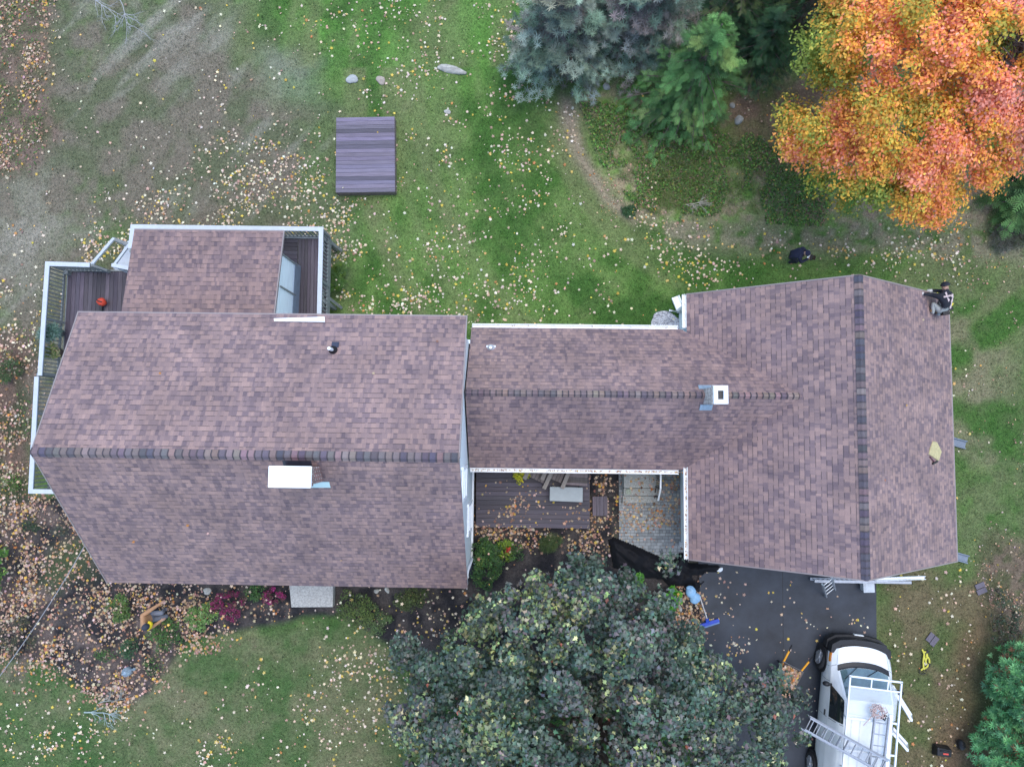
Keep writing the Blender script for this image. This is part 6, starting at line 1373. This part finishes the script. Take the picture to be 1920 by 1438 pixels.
# standing drone pilot on the back lawn
base = P(1481, 487, 0)
J = dict(pelvis=(0, -.16, .58), spine=(0, -.10, .76), chest=(0, .02, .96), neck=(0, .10, 1.11), head=(0, .17, 1.20), face=(0, .8, -.6), shL=(-.2, .03, 1.05), elL=(-.27, .18, .82), wrL=(-.09, .38, .86), handL=(.5, .8, .1), shR=(.2, .03, 1.05), elR=(.27, .18, .82), wrR=(.09, .38, .86), handR=(-.5, .8, .1),
         hipL=(-.1, -.15, .55), knL=(-.15, .18, .45), anL=(-.13, -.05, .09), toeL=(-.15, .12, .04), hipR=(.1, -.15, .55), knR=(.15, .18, .45), anR=(.13, -.05, .09), toeR=(.15, .12, .04))
NAVY = (.014, .016, .04)
t, hv, fc = person('person on the back lawn in navy clothes and white brimmed cap holding a controller', base, math.radians(-105), J, dict(top=NAVY, legs=(.012, .012, .022), skin=SK, hair=(.03, .02, .015), hand=SK, boot=(.30, .17, .08)))
cap(t, J, hv, fc, (.016, .018, .05), (.75, .76, .78), .085, .122); t.scale = (.88, .88, .88)
rc = empty('remote_controller', base, 'small black remote controller held by the person on the lawn', 'controller', math.radians(-105)); rc.scale = (.88, .88, .88); mb = MB(); mb.box((0, .50, .88), (.22, .12, .05)); o = mb.build('body', BLACK, rc, True); o.modifiers.new('b', 'BEVEL').width = .015; mb = MB(); mb.box((0, .60, .92), (.16, .09, .012)); mb.build('screen', GLASS, rc, True)
# roofer crouching on the right slope
zb = lambda x: GZR-(x-GXc)*pE_
hb = onE(1752, 583, 0); base = Vector((hb.x, hb.y, hb.z))
def sl(x, y, z): return (x, y, z-x*pE_)           # local height measured from the sloping roof
J = dict(pelvis=(.10, .0, .30), spine=(.10, .16, .44), chest=(.02, .36, .54), neck=(.0, .50, .62), head=(-.02, .60, .64), face=(-.5, .55, -.65), shL=(-.17, .34, .54), elL=(-.34, .42, .42), wrL=(-.52, .44, .42), handL=(-.9, .25, -.2), shR=(.18, .42, .50), elR=(.06, .55, .30), wrR=(-.18, .56, .30), handR=(-.9, .1, -.2),
         hipL=(-.02, -.03, .28), knL=(-.22, .20, .30), anL=sl(-.16, -.12, .1), toeL=sl(-.22, .02, .05), hipR=(.20, -.02, .22), knR=(.10, .30, .10), anR=sl(.12, -.14, .1), toeR=sl(.1, .0, .05))
t, hv, fc = person('roofer in black hoodie and grey trousers crouching at the top right garage roof corner', base, 0, J, dict(top=(.010, .011, .018), legs=(.30, .31, .29), skin=SK, hair=(.02, .02, .02), hand=(.6, .58, .55), boot=(.42, .24, .09)))
cap(t, J, hv, fc, (.013, .015, .024), None, 0, .125)
mb = MB(); up = Vector((0, 0, .16))
for a, b, c in (((.18, .40, .55), (.16, .18, .52), (.20, .0, .36)), ((-.06, .44, .62), (.06, .2, .55), (.2, .02, .38)), ((.18, .30, .58), (.05, .33, .68), (-.12, .30, .60))):
    for p, q in ((a, b), (b, c)): mb.beam(Vector(p)+Vector((.02, 0, .05)), Vector(q)+Vector((.03, 0, .05)), .05, .012, (.55, .44, .42))
mb.beam((.22, .05, .42), (.33, .16, .40), .05, .012, (.6, .5, .05)); mb.build('harness', SKINM, t, True)
mb = MB(); mb.box((.27, .02, .27), (.16, .12, .16), .4, (.02, .02, .02)); mb.box((.14, -.13, .30), (.2, .09, .15), .1, (.025, .022, .02)); mb.build('tool_pouch', SKINM, t, True)
# worker kneeling in the front bed
base = P(312, 1148, 0)
J = dict(pelvis=(-.28, .0, .42), spine=(-.36, -.02, .60), chest=(-.36, -.06, .82), neck=(-.28, -.12, .97), head=(-.20, -.16, 1.04), face=(.75, -.1, -.65), shL=(-.34, .16, .86), elL=(-.10, .30, .72), wrL=(.12, .42, .58), handL=(.8, .4, -.3), shR=(-.38, -.24, .84), elR=(-.2, -.3, .60), wrR=(.04, -.16, .52), handR=(.8, .3, -.3),
         hipL=(-.26, .10, .40), knL=(.12, .10, .50), anL=(-.02, .12, .08), toeL=(.15, .12, .04), hipR=(-.26, -.1, .38), knR=(.10, -.10, .12), anR=(-.30, -.12, .08), toeR=(-.36, -.12, .05))
t, hv, fc = person('worker kneeling in the front bed in tan jacket and yellow brimmed cap', base, .12, J, dict(top=(.40, .215, .11), legs=(.15, .16, .19), skin=SK, hair=(.03, .02, .015), hand=SK, boot=(.2, .12, .08)))
cap(t, J, hv, fc, (.03, .035, .05), (.75, .56, .02), .10, .122)
